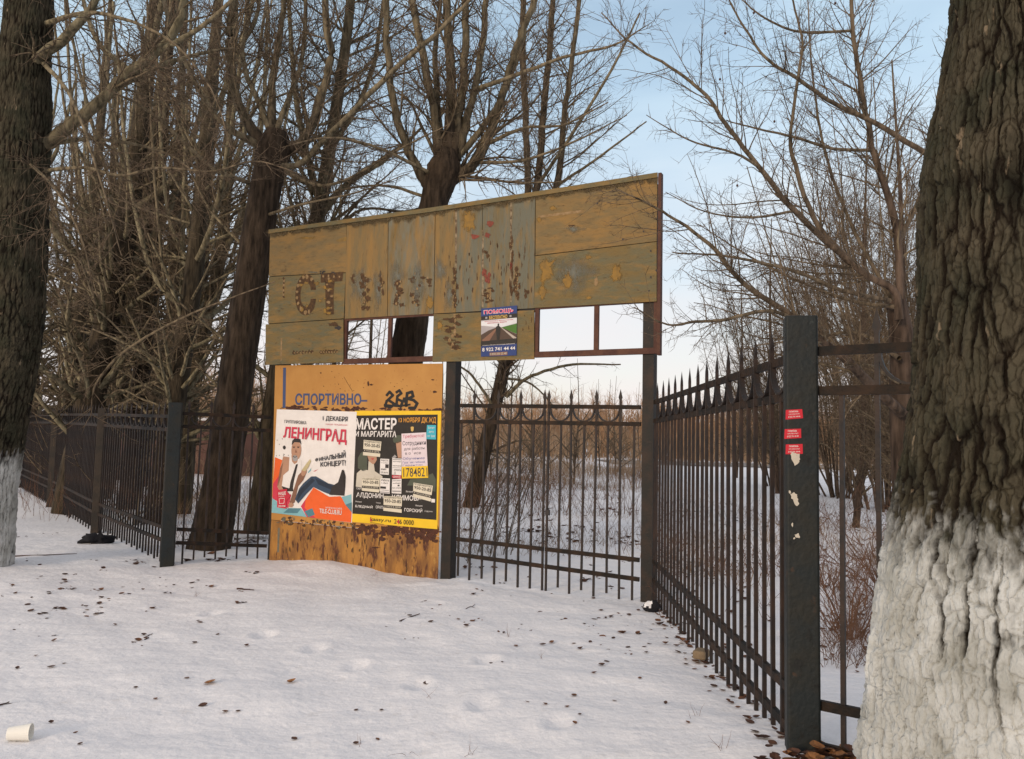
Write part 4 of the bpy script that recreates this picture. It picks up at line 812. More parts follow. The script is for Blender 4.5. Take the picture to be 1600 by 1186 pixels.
# --- pollard left of the sign
D0 = 11.2
T = Tree(31)
T.limb(px(D0, (322, 870), (345, 760), (368, 600), (393, 430), (414, 300), (428, 232), (432, 205)), [.30, .25, .24, .225, .22, .25, .15], 44, False, .10, 220)
for pts, r in (([(410, 228), (378, 175), (362, 110), (358, 50), (366, -20), (368, -220)], [.10, .085, .08, .075, .07, .05]), ([(424, 210), (426, 130, .3), (438, 50, .5), (447, -60, .6), (452, -250, .7)], [.08, .065, .06, .05, .04]),
               ([(440, 240), (476, 218), (500, 155), (517, 85), (508, 20), (515, -200)], [.11, .10, .085, .075, .07, .05]), ([(412, 232), (345, 190, -.4), (300, 120, -.6), (258, 10, -.7), (240, -150, -.8)], [.07, .05, .045, .035, .025]),
               ([(420, 200), (378, 85, .3), (402, 20, .4), (410, -120, .4)], [.045, .035, .03, .02]), ([(432, 205), (470, 100, .6), (478, 0, .8), (470, -150, .9)], [.045, .035, .03, .02]), ([(430, 260), (470, 255, -.3), (520, 205, -.6), (615, 110, -1.), (700, 35, -1.2), (780, -50, -1.4)], [.05, .042, .038, .034, .028, .02]),
               ([(400, 290), (330, 260, -.5), (240, 180, -1.), (150, 130, -1.3)], [.035, .028, .02, .01]), ([(420, 250), (510, 290, -.3), (620, 235, -.6), (700, 195, -.9)], [.028, .022, .016, .006]), ([(405, 340), (470, 320, -.5), (560, 300, -.8), (640, 270, -1.)], [.025, .018, .012, .005])):
    T.limb(px(D0, *pts), [x*(1. if k == 0 else .74) for k, x in enumerate(r)] if r[0] > .06 else r, 8)
T.crown(l2=(6.5, .34, .4), l3=(11, .48), l4=(10, .48), up=.03, droop=.015, lmax=1.9, r2=.33)
T.build('pollard_tree', gp(322, 866), 'stout dark pollarded tree leaning behind the fence bay left of the orange panel', bark='bark', twigbark='bark2', group='bare trees behind the fence')
# --- tree leaning behind the left edge of the sign
D0 = 12.6
T = Tree(41)
T.limb(px(D0, (402, 832), (415, 740), (440, 560), (475, 420), (495, 345), (515, 235), (528, 150), (546, 20), (556, -150), (566, -350)), [.22, .18, .165, .145, .125, .105, .09, .078, .065, .05], 36, True, .07, 180)
for pts, r in (([(495, 345), (540, 290), (600, 250, -.3), (660, 200, -.6)], [.07, .05, .035, .02]), ([(500, 320), (470, 200, .3), (455, 60, .5), (450, -100, .6)], [.06, .05, .04, .03]), ([(515, 235), (575, 130, .3), (600, 0, .5), (605, -100, .5)], [.05, .04, .03, .02]),
               ([(470, 440), (400, 400, .5), (330, 330, .8), (290, 250, .9)], [.04, .03, .02, .01]), ([(480, 410), (560, 330, .8), (640, 330, .9), (700, 300, 1)], [.035, .025, .02, .01])):
    T.limb(px(D0, *pts), r, 7)
T.crown(l2=(6.5, .34, .4), l3=(11, .48), l4=(10, .48), up=.03, droop=.01, lmax=1.9, r2=.3)
T.build('poplar_tree', gp(402, 826), 'pale-stemmed leaning tree half hidden behind the left end of the billboard', bark='bark2', group='bare trees behind the fence')
# --- pollard behind the sign
D0 = 10.8
T = Tree(51)
T.limb(px(D0, (590, 868), (617, 690), (640, 525), (662, 400), (680, 310), (694, 265), (700, 235)), [.29, .25, .225, .205, .195, .24, .14], 44, False, .10, 220)
for pts, r in (([(676, 295), (650, 260), (622, 190), (608, 110), (603, 0), (600, -200)], [.11, .085, .075, .07, .065, .045]), ([(690, 255), (680, 190), (664, 100), (645, 0), (630, -160)], [.10, .085, .075, .065, .05]), ([(700, 250), (706, 150), (702, 60), (697, -10), (690, -200)], [.11, .095, .085, .075, .05]),
               ([(708, 250), (718, 170), (727, 60), (727, -20), (735, -200)], [.10, .08, .07, .065, .05]), ([(712, 250), (735, 170), (755, 60), (760, -20), (775, -180)], [.08, .07, .06, .055, .04]), ([(692, 280), (712, 278), (745, 250), (770, 195), (790, 130), (812, 60), (838, -10), (870, -160)], [.12, .12, .10, .085, .075, .07, .06, .045]),
               ([(715, 245), (750, 205), (785, 150), (815, 70), (832, 0)], [.05, .045, .04, .03, .02]), ([(740, 140, -.2), (800, 120, -.4), (880, 90, -.6), (960, 70, -.8), (1010, 40, -1)], [.035, .028, .022, .015, .006]), ([(760, 225), (820, 200, -.3), (880, 195, -.5), (950, 160, -.7)], [.03, .022, .016, .007]),
               ([(685, 250), (660, 200, .3), (640, 160, .4), (612, 140, .5)], [.03, .022, .016, .008]), ([(692, 240), (680, 100, .3), (690, -20, .4)], [.05, .04, .03]), ([(690, 280), (600, 235, -.5), (520, 215, -.8), (440, 230, -1.)], [.03, .022, .015, .006]), ([(745, 255), (820, 250, -.2), (900, 220, -.4), (980, 180, -.6)], [.028, .02, .014, .006]),
               ([(672, 310), (600, 290, .3), (520, 300, .5), (450, 330, .6)], [.025, .018, .012, .006])):
    T.limb(px(D0, *pts), [x*(1. if k == 0 else .74) for k, x in enumerate(r)] if r[0] > .06 else r, 8)
T.crown(l2=(6.5, .34, .4), l3=(11, .48), l4=(10, .48), up=.03, lmax=1.7, r2=.3)
T.build('pollard_tree', gp(590, 864), 'big pollarded tree rising behind the middle of the billboard with a fan of upright limbs', bark='bark', twigbark='bark3', group='bare trees behind the fence')
# --- slanting tree seen through the gate, three thin stems above the sign
D0 = 19.
T = Tree(61)
T.limb(px(D0, (734, 798), (765, 670), (790, 560), (806, 440), (815, 380)), [.20, .165, .15, .14, .13], 16, True, .06, 50)
for pts, r in (([(815, 385), (824, 300), (822, 200), (817, 90), (818, -20), (820, -200)], [.10, .085, .08, .075, .07, .05]), ([(815, 385), (838, 295), (848, 190), (860, 60), (868, -60), (880, -200)], [.11, .09, .085, .075, .06, .045]), ([(815, 385), (868, 295), (880, 195), (893, 100), (908, -20), (925, -200)], [.10, .085, .075, .065, .055, .04]),
               ([(791, 620, -.5), (825, 590, -.8), (892, 570, -1.2), (970, 570, -1.5)], [.05, .04, .03, .015]), ([(775, 640), (740, 590, -.5), (716, 570, -.8)], [.04, .03, .02]), ([(785, 590), (830, 600, .5), (870, 640, .8)], [.035, .025, .012]), ([(840, 290), (900, 200, -.8), (960, 100, -1.2), (1000, 20, -1.5)], [.05, .04, .03, .02]), ([(870, 290), (930, 250, -.8), (1010, 190, -1.2)], [.04, .03, .015])):
    T.limb(px(D0, *pts), r, 7)
T.crown(l2=(5, .26, .4), l3=(7, .42), l4=(6, .42), up=.03, lmax=2.2, r2=.3, ang=(35, 75))
T.build('slanting_tree', gp(734, 792), 'slender slanting tree out in the snow behind the left gate leaf', bark='bark', twigbark='bark3', group='bare trees behind the fence')
# --- spreading fruit tree behind the right fence
D0 = 7.4
T = Tree(71)
base = at(1428, 1000, 7.6); base[2] = 0
T.limb([base, base+np.array([-.02, 0, .6])]+px(7.6, (1418, 760), (1412, 640), (1410, 540), (1400, 470)), [.17, .15, .14, .13, .12, .09], 14, False, .08, 40)
for pts, r in (([(1405, 500), (1397, 455), (1342, 421), (1245, 333, -.2), (1186, 261, -.4), (1131, 190, -.6), (1106, 152, -.7), (1055, 110, -.8), (992, 72, -.9), (940, 20, -1)], [.07, .06, .052, .045, .036, .03, .026, .02, .015, .008]),
               ([(1330, 412), (1274, 345, .1), (1241, 253, .1), (1236, 202, 0), (1251, 97, 0), (1253, 60), (1236, -10)], [.05, .042, .034, .028, .024, .02, .014]), ([(1406, 520, .3), (1401, 358, .4), (1365, 236, .4), (1346, 139, .4), (1333, 50, .4), (1328, -60, .4)], [.075, .065, .05, .042, .036, .03]),
               ([(1409, 645), (1367, 607, -.2), (1320, 560, -.4), (1280, 530, -.5), (1241, 495, -.7), (1161, 442, -.8), (1110, 383, -.9), (1051, 341, -1.), (1009, 316, -1.1), (960, 295, -1.2)], [.085, .075, .065, .055, .045, .036, .028, .02, .013, .006]), ([(1300, 545, -.4), (1215, 488, -.8), (1130, 500, -1), (1084, 503, -1.1), (1042, 507, -1.2), (990, 480, -1.3)], [.035, .028, .022, .018, .013, .006]),
               ([(1362, 235, .4), (1300, 232, .2), (1245, 215), (1186, 202, -.2), (1135, 188, -.3)], [.03, .026, .021, .016, .008]), ([(1447, 240, .2), (1363, 190, .1), (1300, 160), (1245, 122, -.2), (1199, 93, -.3), (1165, 46, -.4), (1135, -10, -.5)], [.045, .04, .034, .028, .022, .016, .01]),
               ([(1390, 470), (1320, 455, -.2), (1230, 420, -.4), (1130, 400, -.6), (1050, 395, -.7)], [.04, .034, .027, .018, .007]), ([(1400, 480), (1330, 470, .5), (1250, 440, .7), (1170, 400, .9), (1090, 350, 1.)], [.036, .03, .024, .016, .007]), ([(1395, 470, .5), (1330, 350, .7), (1290, 240, .9), (1270, 120, 1.), (1262, 0, 1)], [.036, .03, .025, .018, .01]),
               ([(1403, 380, .5), (1440, 300, .6), (1462, 200, .7), (1480, 60, .8)], [.045, .036, .03, .02]), ([(1330, 48, .4), (1250, 50, .1), (1190, 25, -.1), (1150, -10, -.2)], [.026, .02, .014, .008]), ([(1186, 261, -.4), (1150, 240, -.6), (1080, 220, -.8), (1010, 180, -.9)], [.022, .018, .012, .005]),
               ([(1240, 330, -.2), (1170, 340, -.5), (1100, 330, -.7), (1040, 300, -.8)], [.022, .017, .011, .005]), ([(1405, 560), (1340, 520, .6), (1260, 530, .9), (1180, 540, 1.2)], [.04, .03, .02, .01]), ([(1408, 600), (1350, 570, .8), (1300, 600, 1.), (1270, 660, 1.2)], [.03, .022, .015, .006])):
    T.limb(px(D0, *pts), [x*.6 for x in r], 8)
T.crown(l2=(16, .30, .4), l3=(12, .44), l4=(10, .46), up=.03, lmax=1.1, r2=.36, ang=(25, 60), t0=.12, l2min=.12, rmin=.0017)
ft = T.build('fruit_tree', base, 'spreading bare fruit tree with long arching limbs behind the right-hand fence', bark='bark3', group='bare trees behind the fence')
# a few shrivelled fruits on its twig tips
for k, (u, v) in enumerate(((1133, 52), (1210, 190), (1152, 290), (1178, 20), (1305, 5), (1125, 124))):
    p = at(u, v, 6.9); m = MB(); n = 8
    V_ = [p+np.array([0, 0, .016])]+[p+np.array([math.cos(t)*.010, math.sin(t)*.010, z]) for z in (.006, -.006) for t in np.linspace(0, 2*math.pi, n, endpoint=False)]+[p-np.array([0, 0, .013])]
    F_ = [(0, 1+i, 1+(i+1) % n) for i in range(n)]+[(1+i, 1+n+i, 1+n+(i+1) % n, 1+(i+1) % n) for i in range(n)]+[(1+n+i, 1+2*n, 1+n+(i+1) % n) for i in range(n)]
    m.add(V_, F_, 'leafdark'); st_ = MB(); m.bar(p+np.array([0, 0, .012]), p+np.array([.004, 0, .10]), .002, .002, 'leafdark', up=FD)
    m.build('fruit', ft)
# --- slim leaning tree against the light between the thicket and the pollard
D0 = 15.5
T = Tree(66)
T.limb(px(D0, (283, 800), (298, 640), (322, 500), (345, 400), (352, 330), (358, 200), (366, 60), (370, -150)), [.17, .14, .13, .115, .10, .08, .07, .05], 14, True, .06, 60)
for pts, r in (([(345, 400), (385, 330), (405, 230, .3), (415, 100, .5), (420, -60, .6)], [.07, .055, .045, .04, .03]), ([(322, 500), (300, 400, .4), (290, 280, .7), (285, 120, .9), (282, -60, 1)], [.06, .05, .045, .04, .03]), ([(300, 620), (340, 600, -.4), (400, 610, -.7)], [.03, .02, .008]), ([(310, 560), (260, 540, -.4), (200, 560, -.7)], [.03, .02, .008]), ([(335, 440), (380, 430, .4), (440, 400, .7)], [.03, .02, .008])):
    T.limb(px(D0, *pts), r, 7)
T.crown(l2=(5, .26, .4), l3=(7, .42), l4=(6, .42), up=.03, lmax=1.8, r2=.3, rmin=.0028)
T.build('poplar_tree', gp(283, 806), 'slim leaning forked tree against the light between the thicket and the stout pollard', bark='bark2', group='bare trees behind the fence')
# --- generic slim trees: thicket behind the left fence and saplings elsewhere
def gen_tree(seed, H, r0, lean, nl, name, label, cat='tree', group=None, bark='bark2', head=.35, spread=(10, 28), l2=(4.2, .20, .4), l3=(6, .42), l4=(6, .42), limb_r=.32, loc=(0, 0, 0), lat=0, keep4=True, latang=(55, 85), rmin=.0027):
    T = Tree(seed); rng = T.rng
    tr = T.limb([(0, 0, -.1), (lean*.3, 0, H*head*.5), (lean*.6, .05, H*head), (lean*.8, .1, H*.65), (lean, 0, H)], [r0*1.25, r0, r0*.88, r0*.6, r0*.2], 14, True, .07, 50)
    ncap = len(tr)
    for k in range(nl):
        i = int(ncap*(head+.4*rng.random())); az = rng.uniform(0, 2*math.pi); a = math.radians(rng.uniform(*spread)); P0 = tr[i]; Ll = (H-P0[2])*rng.uniform(.65, 1.0)
        D = np.array([math.cos(az)*math.sin(a), math.sin(az)*math.sin(a), math.cos(a)])
        pts = [P0, P0+D*np.array([2.2, 2.2, .8])*Ll*.2, P0+D*np.array([1.5, 1.5, 1])*Ll*.5, P0+D*Ll]
        T.limb(pts, [r0*limb_r, r0*limb_r*.8, r0*limb_r*.6, r0*.12], 6)
    for k in range(lat):                   # long low side branches, level or drooping
        i = int(ncap*rng.uniform(.14, .65)); az = rng.uniform(0, 2*math.pi); P0 = tr[i]; Ll = rng.uniform(1.2, 2.8); a = math.radians(rng.uniform(*latang))
        D = np.array([math.cos(az)*math.sin(a), math.sin(az)*math.sin(a), math.cos(a)])
        T.limb([P0, P0+D*Ll*.4, P0+D*Ll*.75+np.array([0, 0, .03]), P0+D*Ll-np.array([0, 0, .2*Ll])], [.028, .02, .013, .005], 5)
    T.crown(l2=l2, l3=l3, l4=l4, up=.03, droop=.015, lmax=1.9, r2=.3, ang=(30, 75), keep4=keep4, rmin=rmin)
    return T.build(name, loc, label, cat, group, bark)
def copy_tree(root, loc, rz, sc, label=None):
    r = root.copy(); COL.objects.link(r); r.location = loc; r.rotation_euler = (0, 0, rz); r.scale = (sc, sc, sc)
    if label: r['label'] = label
    for ch in list(root.children):
        c = ch.copy(); COL.objects.link(c); c.parent = r
    return r
THL = 'slim dark bare tree with upright shoots in the thicket behind the left fence'; THG = 'slim trees of the left thicket'
protos = [gen_tree(101+k, H, r, ln, nl, 'thicket_tree', THL, 'tree', THG, bk, hd, lat=lt_) for k, (H, r, ln, nl, bk, hd, lt_) in enumerate(((13, .20, .7, 6, 'bark2', .36, 22), (15, .17, .3, 5, 'bark', .3, 20), (12, .22, 1.0, 7, 'bark2', .40, 24), (14, .13, .2, 4, 'bark', .28, 18)))]
spots = [(250, 14.0, 0, .95, .5), (205, 16.5, 1, 1.0, 0), (160, 19, 2, 1.0, 1.), (112, 15.5, 2, 1.15, .3), (292, 16, 3, .95, .2), (270, 20, 1, 1, 3.), (225, 24, 3, 1.1, 1.), (180, 27, 0, 1.1, 4.), (130, 22, 1, 1.05, 2.), (85, 20, 0, 1., .7), (60, 26, 2, 1.1, 3.), (150, 33, 1, 1.1, .5), (240, 34, 2, 1., 2.5), 
         (30, 32, 1, 1.2, 2.), (-30, 20, 2, 1, 1.), (-60, 28, 0, 1.1, 3.), (520, 36, 3, 1.05, 2.), (470, 44, 1, 1.05, 5.), (575, 46, 3, 1., 4.)]
used = set()
for u, d, k, sc, rz in spots:
    p = at(u, 700, d); loc = (p[0], p[1], gz(p[0], p[1])-.02)
    if k not in used: used.add(k); r = protos[k]; r.location = loc; r.rotation_euler = (0, 0, rz); r.scale = (sc,)*3
    else: r = copy_tree(protos[k], loc, rz, sc)
    if u > 440: r['label'] = 'thin far bare tree showing above the left half of the billboard'; r['group'] = 'far trees above the billboard'
SPL = 'thin leafless sapling standing in the snowy field beyond the gate'; SPG = 'saplings in the field'
saps = [gen_tree(201+k, H, r, .15, 3, 'sapling', SPL, 'sapling', SPG, 'bark3', .3, (8, 25), (2.4, .22, .4), (3, .36), (2.5, .4), loc=(0, 0, 0), lat=6, latang=(35, 65), keep4=False) for k, (H, r) in enumerate(((5.2, .035), (6.5, .045), (4.2, .028)))]
rs = random.Random(17); used = set()
for k in range(46):
    u = rs.choice((rs.uniform(710, 1010), rs.uniform(710, 1010), rs.uniform(1040, 1420), rs.uniform(560, 700))); d = rs.uniform(24, 52) if u < 1030 else rs.uniform(70, 95); i = k % 3; p = at(u, 700, d); loc = (p[0], p[1], gz(p[0], p[1])); sc = rs.uniform(.6, .95)
    if i not in used: used.add(i); r = saps[i]; r.location = loc; r.rotation_euler = (0, 0, rs.uniform(0, 6)); r.scale = (sc,)*3
    else: r = copy_tree(saps[i], loc, rs.uniform(0, 6), sc)
    if u > 1030: r['label'] = 'thin leafless sapling standing in the field beyond the right-hand fence'
TT = 'thin many-branched bare tree seen through the fruit tree beyond the right fence'
tt = gen_tree(251, 9.5, .07, .4, 9, 'thin_tree', TT, 'tree', 'thin trees beyond the right fence', 'bark3', .22, (14, 42), (6, .26, .4), (8, .44), (6, .44), lat=10, latang=(35, 70), rmin=.0032)
for k, (u, d, sc) in enumerate(((1335, 16, .85), (1215, 27, 1.0), (1430, 14, .9), (1150, 40, 1.05))):
    p = at(u, 700, d); l_ = (p[0], p[1], gz(p[0], p[1])); r = tt if k == 0 else copy_tree(tt, l_, k*1.7, sc); r.location = l_; r.rotation_euler = (0, 0, k*1.7); r.scale = (sc,)*3
# shrubs: many-stemmed bushes behind the right fence
def gen_shrub(seed, H, nst, spread, bark, name, label, loc, group, r0=.02, l2=(3.5, .3, .4), l3=(6, .36), l4=(5, .4), rmin=.0029):
    T = Tree(seed); rng = T.rng
    for k in range(nst):
        az = rng.uniform(0, 2*math.pi); a = math.radians(rng.uniform(4, spread)); D = np.array([math.cos(az)*math.sin(a), math.sin(az)*math.sin(a), math.cos(a)]); Ll = H*rng.uniform(.6, 1.); b0 = np.array([math.cos(az), math.sin(az), 0])*(.1 if H < 5 else H*.085)*rng.random()
        T.limb([b0-np.array([0, 0, .05]), b0+D*Ll*.4, b0+D*Ll*.75+rng.normal(0, .05, 3), b0+D*Ll+np.array([0, 0, .1])+rng.normal(0, .08, 3)], [r0, r0*.8, r0*.5, r0*.2], 5)
    T.crown(l2=l2, l3=l3, l4=l4, up=.05, lmax=1.5, r2=.45, ang=(20, 55), rmin=rmin)
    return T.build(name, loc, label, 'shrub', group, bark, local=True)
def shrub_at(u, d, *a, **k): p = at(u, 700, d); return gen_shrub(*a, loc=(p[0], p[1], gz(p[0], p[1])), **k)
shrub_at(1385, 21, 301, 10., 40, 24, 'bark3', 'bare_shrub', 'tall dense many-stemmed bare shrub behind the fruit tree', group='bare shrubs', r0=.034, rmin=.0042)
shrub_at(1310, 26, 302, 9.5, 30, 30, 'bark3', 'bare_shrub', 'wide bare shrub in the field seen just left of the thick near post', group='bare shrubs', r0=.034, rmin=.0048)
shrub_at(1225, 32, 309, 8.5, 24, 28, 'bark3', 'bare_shrub', 'feathery bare shrub furthest out, rising above the spears of the right fence', group='bare shrubs', r0=.034, rmin=.0048)
shrub_at(1450, 24, 303, 12., 30, 22, 'bark3', 'bare_shrub', 'tallest bare shrub, half hidden behind the huge whitewashed trunk', group='bare shrubs', r0=.04, rmin=.0046)
shrub_at(1385, 8.5, 304, 1.3, 30, 60, 'weedred', 'weed_clump', 'low red-brown dead weed clump beside the foot of the fruit tree', group='dead weed clumps', r0=.006)
shrub_at(1325, 6.6, 305, .75, 26, 60, 'weedred', 'weed_clump', 'rusty dead weed clump right behind the bars beside the near post', group='dead weed clumps', r0=.005)
shrub_at(330, 17, 306, 1.6, 18, 50, 'bark3', 'bare_shrub', 'small bare shrub behind the short fence bay', group='bare shrubs', r0=.012)
shrub_at(215, 13.6, 307, 1.8, 16, 55, 'bark2', 'bare_shrub', 'straggly bare shrub pressed against the long left fence', group='bare shrubs', r0=.012)
shrub_at(120, 18, 308, 2.6, 22, 50, 'bark2', 'bare_shrub', 'dense bare shrub behind the far end of the long left fence', group='bare shrubs', r0=.014)

# ------------------------------------------------------------------ brush, weeds, far wood
def stalks(n, seed, region, hmin, hmax, r, lean, branches=4, dens=None):
    rng = np.random.default_rng(seed); u = rng.uniform(region[0], region[1], n); d = region[2]*(region[3]/region[2])**rng.random(n)
    P = np.array([at(a, 700, b) for a, b in zip(u, d)]); P[:, 2] = gheight(P[:, 0], P[:, 1])-.02
    if dens is not None: k = fbm(P*np.array([dens, dens, 0]), 3, seed) > -.05; P = P[k]
    B = len(P); D = rng.normal(0, lean, (B, 3)); D[:, 2] = 1
    L = rng.uniform(hmin, hmax, B); R = r*rng.uniform(.6, 1.4, B)*np.maximum(1, P[:, 1]/25)
    pts, rad = grow(P, D, L, R, 4, .10, 0, rng); out = [tubes(pts, rad, 3)]
    sp = sprout(pts, rad, branches, .25, (20, 65), .38, .7, rng, .06, 1.5)
    if sp: p2, r2_ = grow(*sp, 4, .14, .03, rng); out.append(tubes(p2, r2_, 3))
    return out
def stuff(name, L, mt): V, Q, r = cat_(L); props(quadmesh(name, V, Q, [mt], rad=r), kind='stuff')
stuff('dry_undergrowth', stalks(700, 1, (700, 1030, 11, 30), .15, .55, .0035, .5, 9, .5)+stalks(700, 2, (1030, 1440, 7, 30), .15, .5, .0035, .5, 8, .6)+stalks(700, 3, (270, 430, 11, 30), .2, .6, .0035, .35, 7, .6)+stalks(500, 14, (40, 260, 14, 30), .25, .9, .004, .3, 6), 'weed')
stuff('rusty_weeds', stalks(900, 4, (1285, 1420, 5.6, 9.5), .10, .38, .0026, .5, 10, .8)+stalks(1300, 5, (700, 1020, 17, 34), .3, .9, .0055, .35, 7, .35)+stalks(1500, 15, (1020, 1440, 9.5, 22), .12, .5, .0035, .5, 8, .45), 'weedred')
stuff('brush_belt', stalks(1500, 6, (680, 1020, 27, 58), .5, 1.5, .007, .3, 7, .12)+stalks(900, 26, (1000, 1480, 78, 120), .6, 2.2, .014, .25, 6)+stalks(700, 16, (250, 450, 30, 55), .7, 1.8, .007, .2, 6), 'wood_far2')
stuff('far_wood', stalks(2100, 7, (560, 1560, 85, 140), 3.5, 7.8, .018, .08, 7)+stalks(800, 8, (150, 600, 70, 140), 4, 9, .02, .07, 5), 'wood_far')
stuff('far_wood', stalks(700, 9, (600, 1560, 66, 110), 2., 4.2, .017, .14, 6)+stalks(800, 10, (100, 560, 60, 120), 3., 7., .02, .10, 5), 'wood_far2')
M['tangrass'] = mat('tan_grass', (.34, .235, .135), .9, (.23, .145, .085), .4, .35, .65)
stuff('dry_grass', stalks(7500, 41, (690, 1030, 26, 62), .25, .65, .0042, .35, 2, .16)+stalks(3600, 42, (1020, 1450, 8, 18), .10, .38, .003, .6, 3, .5)+stalks(1600, 45, (700, 1020, 11, 24), .08, .3, .003, .6, 3, .6)+stalks(3200, 43, (1010, 1480, 52, 110), .3, .7, .006, .3, 2, .07)+stalks(900, 44, (260, 430, 14, 32), .2, .5, .004, .4, 2, .3), 'tangrass')
# slanting young shoots just inside the gate
T = Tree(401); rs2 = random.Random(8)
for k in range(16):
    u0, v0 = rs2.uniform(716, 800), rs2.uniform(855, 915); ht = rs2.uniform(120, 260); T.limb(px(10.6+rs2.uniform(-.6, 1.4), (u0, v0), (u0+ht*.12, v0-ht*.45), (u0+ht*rs2.uniform(.28, .45), v0-ht)), [.007, .0055, .003], 5)
T.crown(l2=(5, .22, .4), l3=(6, .4), l4=(4, .4), lmax=.5, r2=.6, rmin=.0018, l2min=.08)
T.build('young_shoots', gp(750, 890), 'clump of thin slanting young shoots just inside the left gate leaf', 'shrub', 'bare shrubs', bark='bark3')
# far red-brown wall with a snow cap
wl = empty('boundary_wall', at(330, 740, 31), 'long low red-brown wall with snow along its top, far behind the short fence bay', 'wall')
a, b = at(150, 740, 33), at(520, 740, 30.5); a[2] = b[2] = 0
m = MB(); m.bar(a+ZU*1.0, b+ZU*1.0, .3, 2.2, 'wall'); m.build('wall_body', wl)
m = MB(); m.bar(a+ZU*2.17, b+ZU*2.17, .42, .11, 'snow'); m.build('snow_cap', wl)

# ------------------------------------------------------------------ litter and small things
def leaf(m, p, size, rng, mt, curl=None):
    a = rng.uniform(0, 6.28); n = 5; cu = rng.uniform(.2, .9) if curl is None else curl; w = rng.uniform(.3, .5); V_, F_ = [], []
    c, s_ = math.cos(a), math.sin(a); tl = rng.uniform(-.35, .5); rl = rng.uniform(-.4, .4)
    for i in range(n):
        t = i/(n-1); x = (t-.5); ww = w*math.sin(math.pi*min(1, t*.94+.03))**.8; z0 = cu*.5*(x*x)*2
        for k, sg in enumerate((-1, 0, 1)):
            y = sg*ww*(1+rng.uniform(-.18, .18)); z = z0+abs(sg)*ww*cu*.7+x*tl*.4+y*rl*.6
            V_.append((p[0]+size*(x*c-y*s_), p[1]+size*(x*s_+y*c), p[2]+size*(max(z+.02, -.12)+.06)))
    for i in range(n-1):
        for k in (0, 1): F_.append((3*i+k, 3*i+k+1, 3*i+4+k, 3*i+3+k))
    m.add(V_, F_, mt)
rl = random.Random(23)
m = MB()
def scatter(n, us, vs, smin, smax):
    while n > 0:
        u, v = us(), vs(); k = min(n, 1+int(rl.expovariate(.38))); n -= k; p0 = gp(u, v) if v > 860 else gnd(u, v); sp_ = rl.uniform(.02, .10)
        for _ in range(k):
            x, y = p0[0]+rl.gauss(0, sp_), p0[1]+rl.gauss(0, sp_*1.3); z = gz(x, y) if v > 860 else p0[2]
            leaf(m, (x, y, z-rl.uniform(0, .012)), smin*.8+(smax-smin)*rl.random()**2.2*1.4, rl, rl.choice(('leaf', 'leafdark', 'leafdark')))
scatter(170, lambda: max(-20, rl.gauss(140, 120)), lambda: rl.gauss(925, 26), .025, .06)
scatter(30, lambda: rl.uniform(0, 420), lambda: rl.uniform(940, 1010), .02, .05)
scatter(45, lambda: rl.uniform(30, 250), lambda: rl.uniform(820, 890), .03, .07)
scatter(80, lambda: rl.gauss(740, 120), lambda: rl.gauss(975, 22), .02, .045)
scatter(90, lambda: rl.uniform(900, 1060), lambda: rl.gauss(985, 30), .02, .05)
scatter(110, lambda: rl.uniform(700, 1000), lambda: rl.uniform(830, 940), .03, .09)
scatter(420, lambda: rl.uniform(700, 1010), lambda: rl.uniform(758, 850), .04, .11)
scatter(120, lambda: rl.uniform(280, 420), lambda: rl.uniform(800, 876), .04, .10)
for k in range(130):                      # drift of leaves along the right fence foot and round the near post
    t = rl.random(); p = NP*(1-t)+CP*t; x, y = p[0]-abs(rl.gauss(0, .09))+.04, p[1]+rl.gauss(0, .05); leaf(m, (x, y, gz(x, y)), rl.uniform(.025, .06), rl, rl.choice(('leaf', 'leafdark', 'leaf')))
for k in range(190):
    x, y = NP[0]+rl.gauss(.16, .17), NP[1]-.15+rl.gauss(-.03, .06); leaf(m, (x, y, gz(x, y)+abs(rl.gauss(0, .015))), rl.uniform(.03, .075), rl, rl.choice(('leaf', 'leafdark', 'leafgold')))
for k in range(500):
    u, d = rl.uniform(1030, 1420), rl.uniform(5.5, 22); p = at(u, 700, d); leaf(m, (p[0], p[1], gz(p[0], p[1])), rl.uniform(.03, .08), rl, rl.choice(('leaf', 'leafdark')))
props(m.build('leaf_litter'), kind='stuff')
